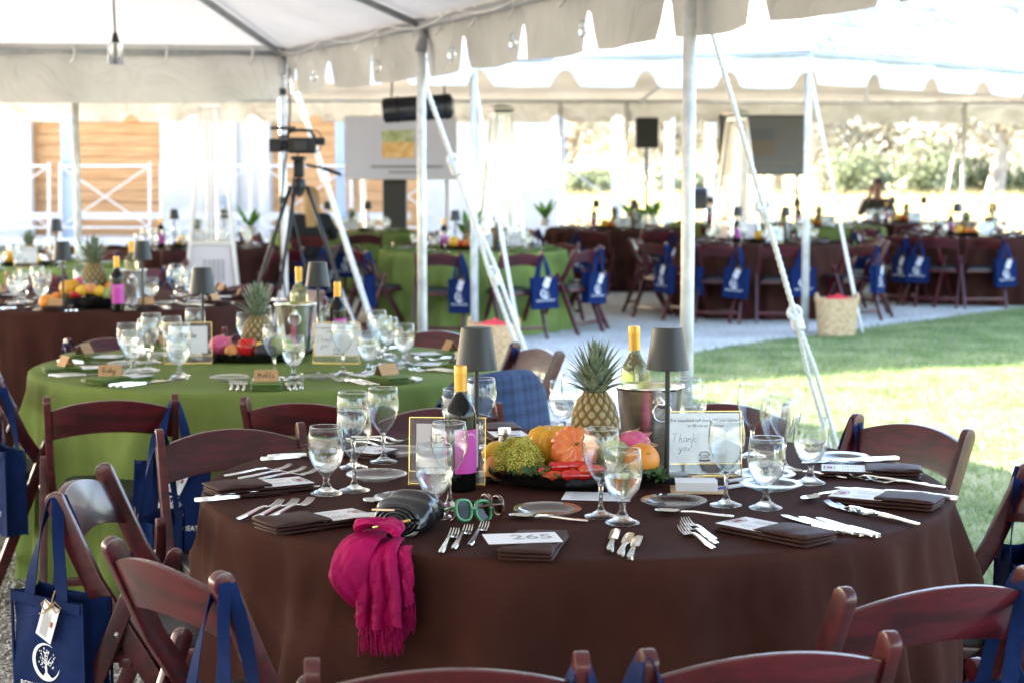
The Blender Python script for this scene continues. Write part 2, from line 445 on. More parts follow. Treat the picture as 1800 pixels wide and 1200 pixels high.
# next side pole lies on the ray column px 1213
S2 = PY(1213, 0, 7.5); S2.z = EZ
d2 = (S2 - S1).normalized(); step = (S2 - S1).length
S3 = S2 + d2 * step; S4 = S2 + d2 * step * 2; S5 = S2 + d2 * step * 8  # unseen roof length behind the camera, added to cut frontal light
E1 = PY(-20, 92, 13.2); E1.z = EZ
e1 = (E1 - C1).normalized(); E2 = C1 + e1 * 10.5
RG = C1 + Vector((-2.4, -6.6, 1.9))
RG2 = RG + d2 * 28.0
LF = E2 + d2 * 37.0
tent = thing('near_frame_tent', 'near white frame tent sheltering the front tables', 'tent', (C1.x, C1.y, 0))
TM = Matrix.Translation((-C1.x, -C1.y, 0))
def tpart(nm, mb, m, **k): return part(nm, mb.xf(TM), m, tent, **k)
mb = MB(); up = Vector((0, 0, .05)); oS = Vector((-dS.y, dS.x, 0)) * .05 + Vector((0, 0, .025))
sheet(mb, C1 + oS - dS * .05, S1 + oS, RG + up, RG + up, 16, 16, .03, 1); sheet(mb, S1 + oS, S5 + oS, RG2 + up, RG + up, 40, 16, .10, 1)
tpart('side_roof', mb, VINYL, smooth=True)
mb = MB(); sheet(mb, E2 + up, C1 + up, RG + up, RG + e1 * 4 + up, 30, 16, .10, 2); tpart('back_roof', mb, VINYL, smooth=True)
mb = MB(); sheet(mb, E2 + up, RG + e1 * 4 + up, RG2 + e1 * 4 + up, LF + up, 20, 20, .1, 3); tpart('left_roof', mb, VINYL, smooth=True)
mb = MB(); sheet(mb, RG + up, RG2 + up, RG2 + e1 * 4 + up, RG + e1 * 4 + up, 20, 8, 0, 4); tpart('ridge_roof', mb, VINYL, smooth=True)
tpart('back_valance', valance([C1, E2], EZ + .085, .45, 3.1, -.03, 3, .06, .035), VAL1, smooth=True, recalc=False)
tpart('side_valance', valance([S5, S4, S3, S2, S1, C1], EZ + .085, .38, .86, .06, 5, .50, .02, .09), VAL1, smooth=True, recalc=False)
pr = .029
def pipe(a, b, r=.026): return MB().tube([a, b], r, 12)
tpart('eave_pipe', pipe(C1, E2), ALU, smooth=True); tpart('eave_pipe', pipe(C1, S1), ALU, smooth=True); tpart('eave_pipe', pipe(S1, S5), ALU, smooth=True)
tpart('hip_rafter', pipe(C1, RG - Vector((0, 0, .06))), ALU, smooth=True)
DARK = mat('dark_fitting', (.03, .03, .03), .5)
nS = Vector((d2.y, -d2.x, 0))
for s, f in ((S1, None), (S2, 0), (S3, 0), (S4, 0)):
    if f is None: q = C1 + (RG - C1) * .56 - Vector((0, 0, .03))   # jack rafter ends on the hip
    else: q = RG + d2 * (s - RG).dot(d2); q.z = RG.z - .06
    tpart('rafter', pipe(s, q, .022), ALU, smooth=True)
for s in (C1, S1, S2, S3):
    tpart('pole', MB().tube([(s.x, s.y, 0), (s.x, s.y, s.z + .03)], pr, 14), WPOLE, smooth=True)
    tpart('base_plate', MB().box((s.x, s.y, .006), (.16, .16, .012)), ALU)
    tpart('corner_fitting', MB().tube([(s.x, s.y, s.z - .16), (s.x, s.y, s.z + .04)], pr + .009, 12), ALU, smooth=True)
for z in (2.10, 1.75, 1.28): tpart('strap', MB().tube([(C1.x, C1.y, z), (C1.x, C1.y, z + .05)], pr + .007, 12), DARK, smooth=True)
cb = MB(); cb.tube([Vector((C1.x + .045 * math.cos(z * 3) + .02, C1.y - .04, z)) for z in np.linspace(2.3, .3, 24)], .008, 6)
tpart('cable', cb, BLACK, smooth=True)
# tie clips on the eave pipes
cl = []
for px in (130, 287, 435): 
    p = PY(px, 92, C1.y + (E1.y - C1.y) * .5); cl.append(Vector((p.x, C1.y + e1.y * abs(p.x - C1.x), EZ)))
for s in (.4, .9, 1.7, 2.1): cl.append(C1 + dS * s)
for s in (.3, .9, 1.5, 2.2): cl.append(S1 + d2 * s)
for p in cl:
    tpart('clip', MB().tube([p + Vector((0, 0, .06)), p + Vector((.03, -.03, .03)), p + Vector((.02, -.04, -.05)), p + Vector((-.01, -.03, -.08))], .009, 6), WPOLE, smooth=True)
# far tent
FZ = 2.60
Q833 = PY(833, 105, 15.5); Q833.z = FZ - .12
Q1420 = PY(1422, 95, 16.6); Q1420.z = FZ
QN = Vector((-2.9, 13.95, FZ - .2)); QL2 = PY(131, 150, 16.2); QL2.z = FZ; QL = Vector((-11, 15, FZ))  # QN: hidden eave point pulled forward so its shadow narrows the sunlit lawn
QR = Q1420 + Vector((.69, .72, 0)) * 4.4; QR2 = Q1420 + Vector((.69, .72, 0)) * 10
FLp = Vector((-13, 27.5, FZ)); FM = Vector((2, 27.8, FZ)); FRp = Vector((13, 29, FZ))
T2a = Vector((-6, 22.8, 4.5)); T2b = Vector((4.5, 23.2, 4.5))
tent2 = thing('far_frame_tent', 'far white frame tent over the back tables, sides open', 'tent', (Q1420.x, Q1420.y, 0))
TM2 = Matrix.Translation((-Q1420.x, -Q1420.y, 0))
def t2(nm, mb, m, **k): return part(nm, mb.xf(TM2), m, tent2, **k)
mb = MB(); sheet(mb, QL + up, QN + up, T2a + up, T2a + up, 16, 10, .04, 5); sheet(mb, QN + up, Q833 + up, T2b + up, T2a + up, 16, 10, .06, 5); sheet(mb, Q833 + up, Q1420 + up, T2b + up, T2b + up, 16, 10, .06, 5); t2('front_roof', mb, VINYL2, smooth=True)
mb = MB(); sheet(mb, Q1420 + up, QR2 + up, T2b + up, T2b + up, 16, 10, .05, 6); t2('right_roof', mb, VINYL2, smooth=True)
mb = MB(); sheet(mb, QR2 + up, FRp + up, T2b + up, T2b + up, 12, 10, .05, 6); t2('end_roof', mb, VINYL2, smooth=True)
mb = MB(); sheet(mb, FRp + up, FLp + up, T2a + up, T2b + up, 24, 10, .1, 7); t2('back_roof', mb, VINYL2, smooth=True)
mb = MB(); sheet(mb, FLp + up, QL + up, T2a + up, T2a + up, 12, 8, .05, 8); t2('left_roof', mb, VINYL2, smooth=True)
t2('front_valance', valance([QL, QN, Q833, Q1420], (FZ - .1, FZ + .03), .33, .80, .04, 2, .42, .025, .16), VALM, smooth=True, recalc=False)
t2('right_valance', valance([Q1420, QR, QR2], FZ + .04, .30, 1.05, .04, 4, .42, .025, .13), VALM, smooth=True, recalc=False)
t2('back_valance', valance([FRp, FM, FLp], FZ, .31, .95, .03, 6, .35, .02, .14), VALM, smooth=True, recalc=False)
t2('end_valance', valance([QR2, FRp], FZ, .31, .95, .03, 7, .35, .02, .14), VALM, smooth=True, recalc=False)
for a, b in ((QL, QN), (QN, Q833), (Q833, Q1420), (Q1420, QR2), (QR2, FRp), (FRp, FM), (FM, FLp)): t2('eave_pipe', pipe(a, b, .028), ALU, smooth=True)
for a, b in ((Q833, T2b), (Q1420, T2b), (QR, T2b), (FM, T2b), (QL2, T2a), (FRp, T2b), (T2a, T2b), (FLp, T2a), (Vector((5.6, 28.1, FZ)), T2b)): t2('rafter', pipe(a, b - Vector((0, 0, .05)), .028), ALU, smooth=True)
FP = []
for px in (1100, 1690, 985, 640): 
    p = PY(px, 180, 28); p.y = 27.8; FP.append(p)
for s, r in [(Q833, .033), (Q1420, .034), (QL2, .033), (QR2, .033)] + [(p, .032) for p in FP]:
    t2('pole', MB().tube([(s.x, s.y, 0), (s.x, s.y, min(FZ, s.z) if s in (Q833, QN) else FZ)], r, 12), WPOLE, smooth=True)
    t2('base_plate', MB().box((s.x, s.y, .006), (.16, .16, .012)), ALU)
# guy ropes: each is a thing of its own
def rope(label, a, b, r, knots=(), double_from=None, flat=False):
    a, b = Vector(a), Vector(b)
    t = thing('guy_rope', label, 'rope', b, 0, 'tent guy ropes')
    d = b - a; n = max(8, int(d.length / .012)) if not flat else 14
    o = Vector((0, 0, 0)); side = d.cross(Vector((0, 1, 0))).normalized()
    pts = [a + d * (i / n) - b for i in range(n + 1)]
    if flat: part('strap', MB().tube(pts, r, 8, sx=1.6), ROPE, t, smooth=True)
    else:
        cut = int(n * (double_from or 1))
        part('strand', MB().tube(pts[:cut + 1], [r * (1 + .14 * math.sin(i * 1.9)) for i in range(cut + 1)], 8), ROPE, t, smooth=True)
        if double_from:
            for sgn in (-1, 1):
                q = [p + side * (sgn * r * 1.5 * min(1, i / 25)) for i, p in enumerate(pts[cut:])]
                part('strand', MB().tube(q, [r * .95 * (1 + .14 * math.sin(i * 1.9 + sgn)) for i in range(len(q))], 8), ROPE, t, smooth=True)
    for f in knots:
        p = a + d * f - b; kn = MB(); dd = d.normalized(); u2 = dd.orthogonal().normalized(); v2 = dd.cross(u2)
        L = [p + dd * (.028 * (i / 40 - .5) * 3) + (u2 * math.cos(i * .75) + v2 * math.sin(i * .75)) * r * 1.7 for i in range(41)]
        kn.tube(L, r * .95, 7)
        kn.tube([p + side * (.028 * math.sin(q)) + dd * (-.05 + .035 * math.cos(q)) for q in np.linspace(0, 2 * PI, 17)], r * .9, 7)
        part('knot', kn, ROPE, t, smooth=True)
    st = MB().tube([Vector((0, 0, -.02)), Vector((0, 0, .06))], .012, 8)
    part('stake', st, ALU, t, smooth=True)
    return t
a = S2 + Vector((.02, .02, -.05)); b_ = P(1478, 828, .02)
rope('thick white rope with two knots slanting from the middle tent pole to the lawn', a, b_, .0122, (.44, .66), .66)
rope('white rope tied from the near tent side pole, knotted halfway, down to the gravel', S1 + Vector((.02, .0, -.35)), P(948, 700, .02), .0145, (.25, .6), .42)
rope('white strap slanting from the near tent corner past the video camera', PY(523, 165, 13.6), P(668, 612, .02), .016, (.3,), flat=True)
rope('white strap running down from the far tent pole behind the straw basket', Q833 + Vector((.02, 0, -.25)), P(915, 606, .02), .016, (.5,), flat=True)
rope('white strap slanting from the far tent corner pole to the basket on the lawn', Q1420 + Vector((.02, 0, -.2)), P(1515, 585, .02), .016, (), flat=True)
rope('distant white strap slanting beside the far right tent pole', FP[1] + Vector((-.02, .1, -.1)), FP[1] + Vector((-.32, .3, -FZ + .05)), .02, (), flat=True)

# ------------------------------------------------------------------ building behind on the left
bd = thing('porch_building', 'white building with timber panels and a braced white porch railing behind the tents', 'building', (0, 34, 0))
BT = Matrix.Translation((0, -34, 0))
WALLW = mat('white_wall', (.62, .60, .56), .75, var=.04, vs=1.5)
TIMB = mat('cedar_boards', (.50, .25, .10), .6, col2=(.64, .37, .17), vs=2.2, stretch=(.6, 1, 7))
RAILW = mat('white_rail', (.60, .59, .58), .5)
STB = mat('blue_grey_steel', (.30, .38, .50), .5, .2)
def bx(px, py, y=34.0): return PY(px, py, y)
def bbox(nm, x0, y0, x1, y1, Y, th, m, **k):
    a, c = bx(x0, y1, Y), bx(x1, y0, Y)
    return part(nm, MB().box(((a.x + c.x) / 2, Y + th / 2, (a.z + c.z) / 2), (c.x - a.x, th, c.z - a.z)).xf(BT), m, bd, **k)
bbox('wall', -420, -60, 40, 455, 34.0, .3, WALLW); bbox('wall', 285, -60, 474, 455, 34.0, .3, WALLW); bbox('wall', 735, -60, 985, 455, 34.0, .3, WALLW)
bbox('wall', 40, -60, 285, 195, 34.0, .3, WALLW); bbox('wall', 474, -60, 735, 195, 34.0, .3, WALLW)
for x0, x1 in ((40, 285), (474, 735)):
    for k in range(11):
        y = 196 + k * 20
        bbox('timber_board', x0, y + .6, x1, y + 19.4, 34.08 + .012 * (k % 2), .05, TIMB)
    bbox('timber_backing', x0, 195, x1, 455, 34.2, .1, TIMB)
bbox('pilaster', 12, 60, 48, 430, 33.7, .25, RAILW); bbox('pilaster', 402, 60, 412, 430, 33.85, .1, RAILW); bbox('pilaster', 455, 60, 470, 430, 33.85, .1, RAILW)
for px in (118, 598, 986): bbox('steel_post', px - 7, 20, px + 7, 430, 32.6, .14, STB)
for px in (1085, 1178, 1250): bbox('porch_column', px - 10, 60, px + 10, 420, 33.0, .2, RAILW)
bbox('porch_floor', -420, 419, 1285, 432, 32.4, 1.6, RAILW)
bbox('bench_rail', -420, 374, 720, 386, 32.7, .12, RAILW)
for i in range(9):
    x0 = -248 + i * 177; x1 = x0 + 157
    if i == 6: continue
    rl = MB()
    tl, tr, bl_, br = bx(x0, 292, 32.5), bx(x1, 292, 32.5), bx(x0, 400, 32.5), bx(x1, 400, 32.5)
    for a, c, wd in ((tl, tr, .04), (bl_, br, .035), (bx(x0, 286, 32.5), bx(x0, 420, 32.5), .045), (bx(x1, 286, 32.5), bx(x1, 420, 32.5), .045), (tl, br, .022), (bl_, tr, .022)):
        rl.bar([a, c], .04, wd, (0, 1, 0))
    part('railing_panel', rl.xf(BT), RAILW, bd)
part('porch_roof', MB().box((1.5, 33.6, 3.6), (24, 2.8, .2)).xf(BT), WALLW, bd)
SW = MB(); a = bx(398, 355); SW.box((a.x, 33.93, a.z), (.18, .08, .2)); part('socket_box', SW.xf(BT), STB, bd)

# ------------------------------------------------------------------ trees beyond the field
BARK = mat('grey_bark', (.34, .31, .28), .95, var=.35, vs=2, bump=.6, bs=6)
LEAFS = [clothmat('oak_leaf', (.20, .22, .14), (.42, .43, .31), .3, .7), clothmat('mossy_leaf', (.42, .41, .34), (.64, .62, .56), .3, .6), clothmat('shrub_leaf', (.16, .19, .11), (.34, .37, .25), .3, .9)]
def tree(name, label, cat, px, Y, hgt, rad, kind, seed, trunk_h, nleaf=3200, base=None, leaf=.21):
    rnd = random.Random(seed); rn = np.random.default_rng(seed)
    x = (px - 900) / FPX * Y
    t = thing(name, label, cat, (x, Y, -.01))
    tb = MB(); r0 = hgt * .045
    lean = rnd.uniform(-.12, .12)
    spine = [Vector((lean * z + .12 * math.sin(z * 1.3 + seed), 0, z)) for z in np.linspace(0, trunk_h, 6)]
    tb.tube(spine, [r0 * (1.5 if i == 0 else 1 - .09 * i) for i in range(6)], 9)
    tips = []
    for k in range(7):
        a = k * .9 + rnd.random(); d = Vector((math.cos(a), math.sin(a), 0)); s = spine[-1 if k % 3 else -2]
        L = rad * rnd.uniform(.55, .95); hh = (hgt - trunk_h) * rnd.uniform(.35, .85)
        m1 = s + d * L * .45 + Vector((0, 0, hh * .55)) + Vector((rnd.uniform(-.2, .2),) * 3); e = s + d * L + Vector((0, 0, hh))
        tb.tube([s, m1, e], [r0 * .5, r0 * .3, r0 * .1], 7); tips += [m1, e, (m1 + e) / 2]
        tb.tube([m1, m1 + Vector((rnd.uniform(-1, 1), rnd.uniform(-1, 1), .7)) * rad * .3], [r0 * .2, r0 * .05], 6)
    part('trunk', tb, BARK, t, smooth=True)
    cl = np.array([list(p) for p in tips] + [[rad * .8 * math.cos(q * 2.4) * rnd.random(), rad * .8 * math.sin(q * 2.4) * rnd.random(), trunk_h * (base or .9) + (hgt - trunk_h) * rnd.uniform(.0, .9)] for q in range(22)])
    c = cl[rn.integers(0, len(cl), nleaf)] + rn.normal(0, 1, (nleaf, 3)) * np.array([rad * .17, rad * .17, (hgt - trunk_h) * .09 + rad * .05])
    if kind == 1:  # hanging moss strands droop
        c[:, 2] -= np.abs(rn.normal(0, .35, nleaf))
    c[:, 2] = np.maximum(c[:, 2], .1)
    u = rn.normal(0, 1, (nleaf, 3)); u /= np.linalg.norm(u, axis=1)[:, None]; v = np.cross(u, rn.normal(0, 1, (nleaf, 3))); v /= np.linalg.norm(v, axis=1)[:, None]
    s = rn.uniform(.5, 1.2, (nleaf, 1)) * leaf / 2
    Vv = np.stack([c - u * s * 1.5, c + v * s, c + u * s * 1.5, c - v * s], 1).reshape(-1, 3)
    part('crown', np_mesh('crown', Vv, np.arange(nleaf * 4).reshape(-1, 4), LEAFS[kind]), None, t)
ORD = ['first', 'second', 'third', 'fourth', 'fifth', 'sixth', 'seventh', 'eighth', 'ninth']
OAKS = sorted([(1010, 75, 9, 4.2, 1, 2.4), (1075, 88, 10, 4.8, 0, 2.5), (1165, 78, 9.5, 4.2, 1, 2.3), (1260, 92, 11, 5, 0, 3), (1445, 82, 10, 4.6, 1, 2.4), (1530, 74, 9, 4, 1, 2.2), (1610, 95, 12, 5.6, 0, 3), (1668, 80, 10, 4.6, 1, 2.6), (1748, 68, 9, 4.2, 1, 3.0), (1840, 84, 11, 5, 0, 2.6), (1925, 72, 9, 4, 1, 2.5), (1360, 99, 11, 5.2, 0, 3), (880, 95, 11, 5, 0, 3)])
MO = {i: sum(o[4] == 1 for o in OAKS[:i]) for i in range(len(OAKS))}; DO = {i: sum(o[4] == 0 for o in OAKS[:i]) for i in range(len(OAKS))}
for i, (px, Y, h_, r_, k_, th) in enumerate(OAKS):
    tree('oak_tree', (f'{ORD[MO[i]]} pale mossy oak from the left beyond the dry field' if k_ == 1 else f'{ORD[DO[i]]} dark green oak from the left behind the mossy oaks'), 'tree', px, Y, h_, r_, k_, 20 + i, th, 6500)
for o in [o for o in C.objects if o.name.startswith('oak_tree')]: o['group'] = 'oak trees beyond the field'
for i, (px, Y, h_, r_) in enumerate(sorted([(1505, 66, 2.5, 1.3), (1630, 67, 2.7, 1.3), (1690, 72, 2.2, 1.4), (1800, 70, 1.7, 1.4), (1035, 68, 1.6, 1.2), (1210, 70, 1.6, 1.2)])):
    tree('shrub', f'{ORD[i]} green shrub from the left at the edge of the dry field', 'shrub', px, Y, h_, r_, 2, 60 + i, .4, 1500, .6, .2)
for o in [o for o in C.objects if o.name.startswith('shrub')]: o['group'] = 'shrubs along the field edge'
# ------------------------------------------------------------------ text and print helpers
def text_mb(s, size, z=0.0, m=0, align='CENTER', squeeze=1.0, bold=0.0):
    cu = bpy.data.curves.new('t', 'FONT'); cu.body = s; cu.size = size; cu.align_x = align; cu.align_y = 'CENTER'; cu.resolution_u = 3; cu.offset = bold
    o = bpy.data.objects.new('t', cu); C.objects.link(o)
    dg = bpy.context.evaluated_depsgraph_get()
    me = o.evaluated_get(dg).to_mesh()
    mb = MB(); mb.add([Vector((v.co.x * squeeze, v.co.y, z)) for v in me.vertices], [tuple(p.vertices) for p in me.polygons], m)
    o.evaluated_get(dg).to_mesh_clear(); bpy.data.objects.remove(o); bpy.data.curves.remove(cu)
    return mb
def join(a, b, M=None):
    vs = [Vector(p) for p in b.v]
    if M is not None: vs = [M @ p for p in vs]
    o = len(a.v); a.v += [tuple(p) for p in vs]; a.f += [tuple(i + o for i in f) for f in b.f]; a.m += b.m
    return a
def stroke(mb, pts, w, z=0.0, m=0):
    pts = [Vector((p[0], p[1], 0)) for p in pts]
    # smooth
    for _ in range(2):
        q = [pts[0]]
        for a, b in zip(pts, pts[1:]): q += [a * .75 + b * .25, a * .25 + b * .75]
        pts = q + [pts[-1]]
    L = []; Rr = []
    for i, p in enumerate(pts):
        t = (pts[min(i + 1, len(pts) - 1)] - pts[max(i - 1, 0)]); t = t.normalized() if t.length > 0 else Vector((1, 0, 0))
        nn = Vector((-t.y, t.x, 0)) * w / 2
        L.append(p + nn + Vector((0, 0, z))); Rr.append(p - nn + Vector((0, 0, z)))
    n = len(pts)
    return mb.add(L + Rr, [(i, i + 1, n + i + 1, n + i) for i in range(n - 1)], m)
HAND = {  # handwriting strokes on a 1x1 box
 'T': [[(0, .95), (.75, 1.05)], [(.42, 1.0), (.33, .5), (.2, 0)]], 'h': [[(.25, 1), (.15, .5), (.05, 0)], [(.08, .2), (.25, .5), (.38, .45), (.32, .1), (.45, 0)]],
 'a': [[(.45, .45), (.2, .5), (.05, .2), (.2, 0), (.4, .2), (.45, .45), (.4, .1), (.55, .05)]], 'n': [[(.1, .48), (.05, 0)], [(.07, .2), (.25, .5), (.38, .42), (.33, .1), (.48, 0)]],
 'k': [[(.25, 1), (.15, .5), (.05, 0)], [(.45, .5), (.12, .25), (.5, 0)]], 'y': [[(.1, .45), (.12, .1), (.3, .05), (.42, .45)], [(.42, .45), (.3, -.2), (.1, -.45), (.0, -.3), (.45, .05)]],
 'o': [[(.3, .48), (.08, .35), (.08, .1), (.28, 0), (.42, .2), (.3, .48), (.5, .4)]], 'u': [[(.08, .45), (.08, .08), (.25, 0), (.4, .45), (.38, .08), (.5, .02)]],
 '!': [[(.25, 1.05), (.15, .3)], [(.12, .06), (.12, 0)]], 'M': [[(.02, 0), (.12, .95), (.3, .3), (.5, .95), (.55, 0)]], 'l': [[(.2, 1), (.12, .3), (.2, 0), (.32, .1)]],
 's': [[(.4, .45), (.15, .45), (.15, .28), (.38, .2), (.3, .0), (.05, .02)]], 'G': [[(.6, .85), (.3, 1), (.05, .5), (.25, 0), (.55, .15), (.55, .45), (.3, .42)]], 'b': [[(.2, 1), (.08, 0)], [(.1, .1), (.3, .0), (.42, .25), (.25, .48), (.1, .3)]],
 'K': [[(.1, 1), (.05, 0)], [(.55, .95), (.1, .45), (.55, 0)]], 'i': [[(.15, .48), (.12, .1), (.25, 0)], [(.2, .7), (.21, .74)]], 't': [[(.22, .85), (.15, .2), (.3, 0)], [(.02, .55), (.4, .58)]]}
def script(mb, s, x, y, size, w, z=0.0, m=0):
    for ch in s:
        if ch in HAND:
            for st in HAND[ch]: stroke(mb, [(x + a * size, y + b * size) for a, b in st], w, z, m)
            x += size * (.78 if ch in 'TMGK' else .5)
        else: x += size * .4
    return mb
def rect(mb, x0, y0, x1, y1, z, m=0):
    return mb.poly([(x0, y0, z), (x1, y0, z), (x1, y1, z), (x0, y1, z)], m)

# ------------------------------------------------------------------ folding chair (faces +Y, origin on the ground)
def arcs(top=True):
    return [(math.cos(a), math.sin(a)) for a in np.linspace(0, PI, 7)]
def post_mb(x, path, th, wd, round_top=True):
    # flat post in the YZ plane: path of (y,z), thickness th in x, width wd in plane
    mb = MB(); pts = [Vector((x, a, b)) for a, b in path]
    t = (pts[-1] - pts[-2]).normalized(); side = Vector((0, t.z, -t.y))
    rings = []
    for i, p in enumerate(pts):
        tt = (pts[min(i + 1, len(pts) - 1)] - pts[max(i - 1, 0)]).normalized(); sd = Vector((0, tt.z, -tt.y))
        if i == 0: sd = Vector((0, 1, 0)) * 1.0
        rings.append((p, sd * wd / 2))
    out = [p + d for p, d in rings]; inn = [p - d for p, d in rings]
    cap = [pts[-1] + side * (wd / 2 * math.cos(a)) + t * (wd / 2 * math.sin(a)) for a in np.linspace(0, PI, 8)[1:-1]]
    loop = out + cap + inn[::-1]
    n = len(loop)
    L = [q + Vector((-th / 2, 0, 0)) for q in loop]; Rr = [q + Vector((th / 2, 0, 0)) for q in loop]
    fs = [(i, (i + 1) % n, n + (i + 1) % n, n + i) for i in range(n)]
    k = len(out); q = len(cap)
    # side faces as quads between out / inn plus cap ngon
    for o, fl in ((0, False), (n, True)):
        for i in range(k - 1):
            a, b = i, i + 1; c2, d2 = n - 1 - (i + 1), n - 1 - i
            f = (a, b, c2, d2)
            fs.append(tuple(o + j for j in (f if fl else f[::-1])))
        f = tuple(range(k - 1, k + q + 1))
        fs.append(tuple(o + j for j in (f if fl else f[::-1])))
    mb.add(L + Rr, fs)
    return mb
POSTP = [(.25, 0), (.07, .30), (-.105, .585), (-.19, .775)]
LEGP = [(-.25, 0), (-.145, .25), (-.02, .555)]
def make_chair():
    t = thing('folding_chair', 'x', 'chair')
    for sx in (-1, 1):
        part('back_post', post_mb(sx * .205, POSTP, .024, .046), WOOD, t, bevel=.004, auto=40)
        part('leg', post_mb(sx * .232, LEGP, .024, .040), WOOD, t, bevel=.004, auto=40)
    # curved top slat
    def slat(n=13):
        mb = MB(); rings = []
        for i in range(n):
            u = -1 + 2 * i / (n - 1); k = 1 - u * u
            x = u * .196
            y0 = -.163 - .034 * k; bow = .036 * k
            bz, tz = .645 + bow * .75, .748 + bow
            yb, yt = y0 + .022, y0 - .022
            th = .0095
            rings.append([Vector((x, yb - th, bz)), Vector((x, yb + th, bz)), Vector((x, yt + th, tz)), Vector((x, yt - th, tz))])
        return mb.loft(rings)
    part('top_slat', slat(), WOOD, t, bevel=.004, auto=40)
    mb = MB().box((0, .05, .415), (.385, .37, .03), Matrix.Rotation(R(3), 3, 'X'))
    part('seat_frame', mb, WOOD, t, bevel=.006, auto=40)
    def pad(u, v):
        a = u * 2 * PI; rr = (math.sqrt(max(0, 1 - (1 - v) ** 2)))
        ca, sa = math.cos(a), math.sin(a); e = .28
        x = math.copysign(abs(ca) ** e, ca) * .178; y = math.copysign(abs(sa) ** e, sa) * .172
        k = 1 if v < .5 else 1 - ((v - .5) * 2) ** 2
        z = .431 + .026 * min(1, v * 2.4) if v < .5 else .457 + .008 * (v - .5) * 2
        q = 1.0 if v < .42 else (1 - v) / .58
        return Vector((x * q, .05 + y * q, z + (y * q) * .05))
    part('seat_pad', MB().grid(32, 9, pad, True), PAD, t, smooth=True)
    part('stretcher', MB().box((0, -.205, .10), (.44, .018, .03)), WOOD, t, bevel=.003, auto=40)
    part('stretcher', MB().box((0, .20, .09), (.386, .018, .03)), WOOD, t, bevel=.003, auto=40)
    part('stretcher', MB().box((0, -.04, .395), (.386, .03, .024)), WOOD, t, bevel=.003, auto=40)
    for sx in (-1, 1):
        part('bolt', MB().lathe([(0.0001, .004), (.006, .003), (.008, 0)], 8).xf(Matrix.Translation((sx * .2445, -.045, .475)) @ Matrix.Rotation(sx * PI / 2, 4, 'Y')), BOLT, t, smooth=True)
    return proto(t)
CHAIR = make_chair()

# ------------------------------------------------------------------ navy tote bag (hangs at its origin; front faces -Y)
def tree_emblem(mb, cx, cz, r, y):
    # crescent ring, trunk, roots and leaf dots on the plane y
    rnd = random.Random(3)
    n = 26; a0, a1 = R(60), R(345)
    o = []; i_ = []
    for k in range(n + 1):
        a = a0 + (a1 - a0) * k / n; wdt = .22 * math.sin(PI * k / n) + .02
        o.append((cx + r * math.cos(a), y, cz + r * math.sin(a))); i_.append((cx + r * (1 - wdt) * math.cos(a) * 1.0, y, cz + r * (1 - wdt) * math.sin(a)))
    mb.add(o + i_, [(k, k + 1, n + 2 + k, n + 1 + k) for k in range(n)])
    mb.poly([(cx - .3 * r, y, cz - .85 * r), (cx - .07 * r, y, cz - .55 * r), (cx - .06 * r, y, cz - .1 * r), (cx + .05 * r, y, cz - .1 * r), (cx + .09 * r, y, cz - .55 * r), (cx + .45 * r, y, cz - .8 * r)])
    for ang, ln in ((120, .75), (100, .85), (75, .85), (50, .8), (145, .6), (30, .7)):
        a = R(ang); dx, dz = math.cos(a), math.sin(a); nx, nz = -dz * .035 * r, dx * .035 * r
        b = (cx, cz - .15 * r)
        mb.poly([(b[0] + nx, y, b[1] + nz), (b[0] - nx, y, b[1] - nz), (b[0] + dx * ln * r, y, b[1] + dz * ln * r)])
    for k in range(46):
        a = rnd.uniform(0, 2 * PI); q = math.sqrt(rnd.random()) * .68 * r
        x, z = cx + .05 * r + q * math.cos(a), cz + .22 * r + q * math.sin(a) * .85; s = r * rnd.uniform(.045, .085)
        an = rnd.uniform(0, PI)
        mb.poly([(x + s * math.cos(an + j * PI / 2) * (1 if j % 2 else .6), y, z + s * math.sin(an + j * PI / 2) * (1 if j % 2 else .6)) for j in range(4)])
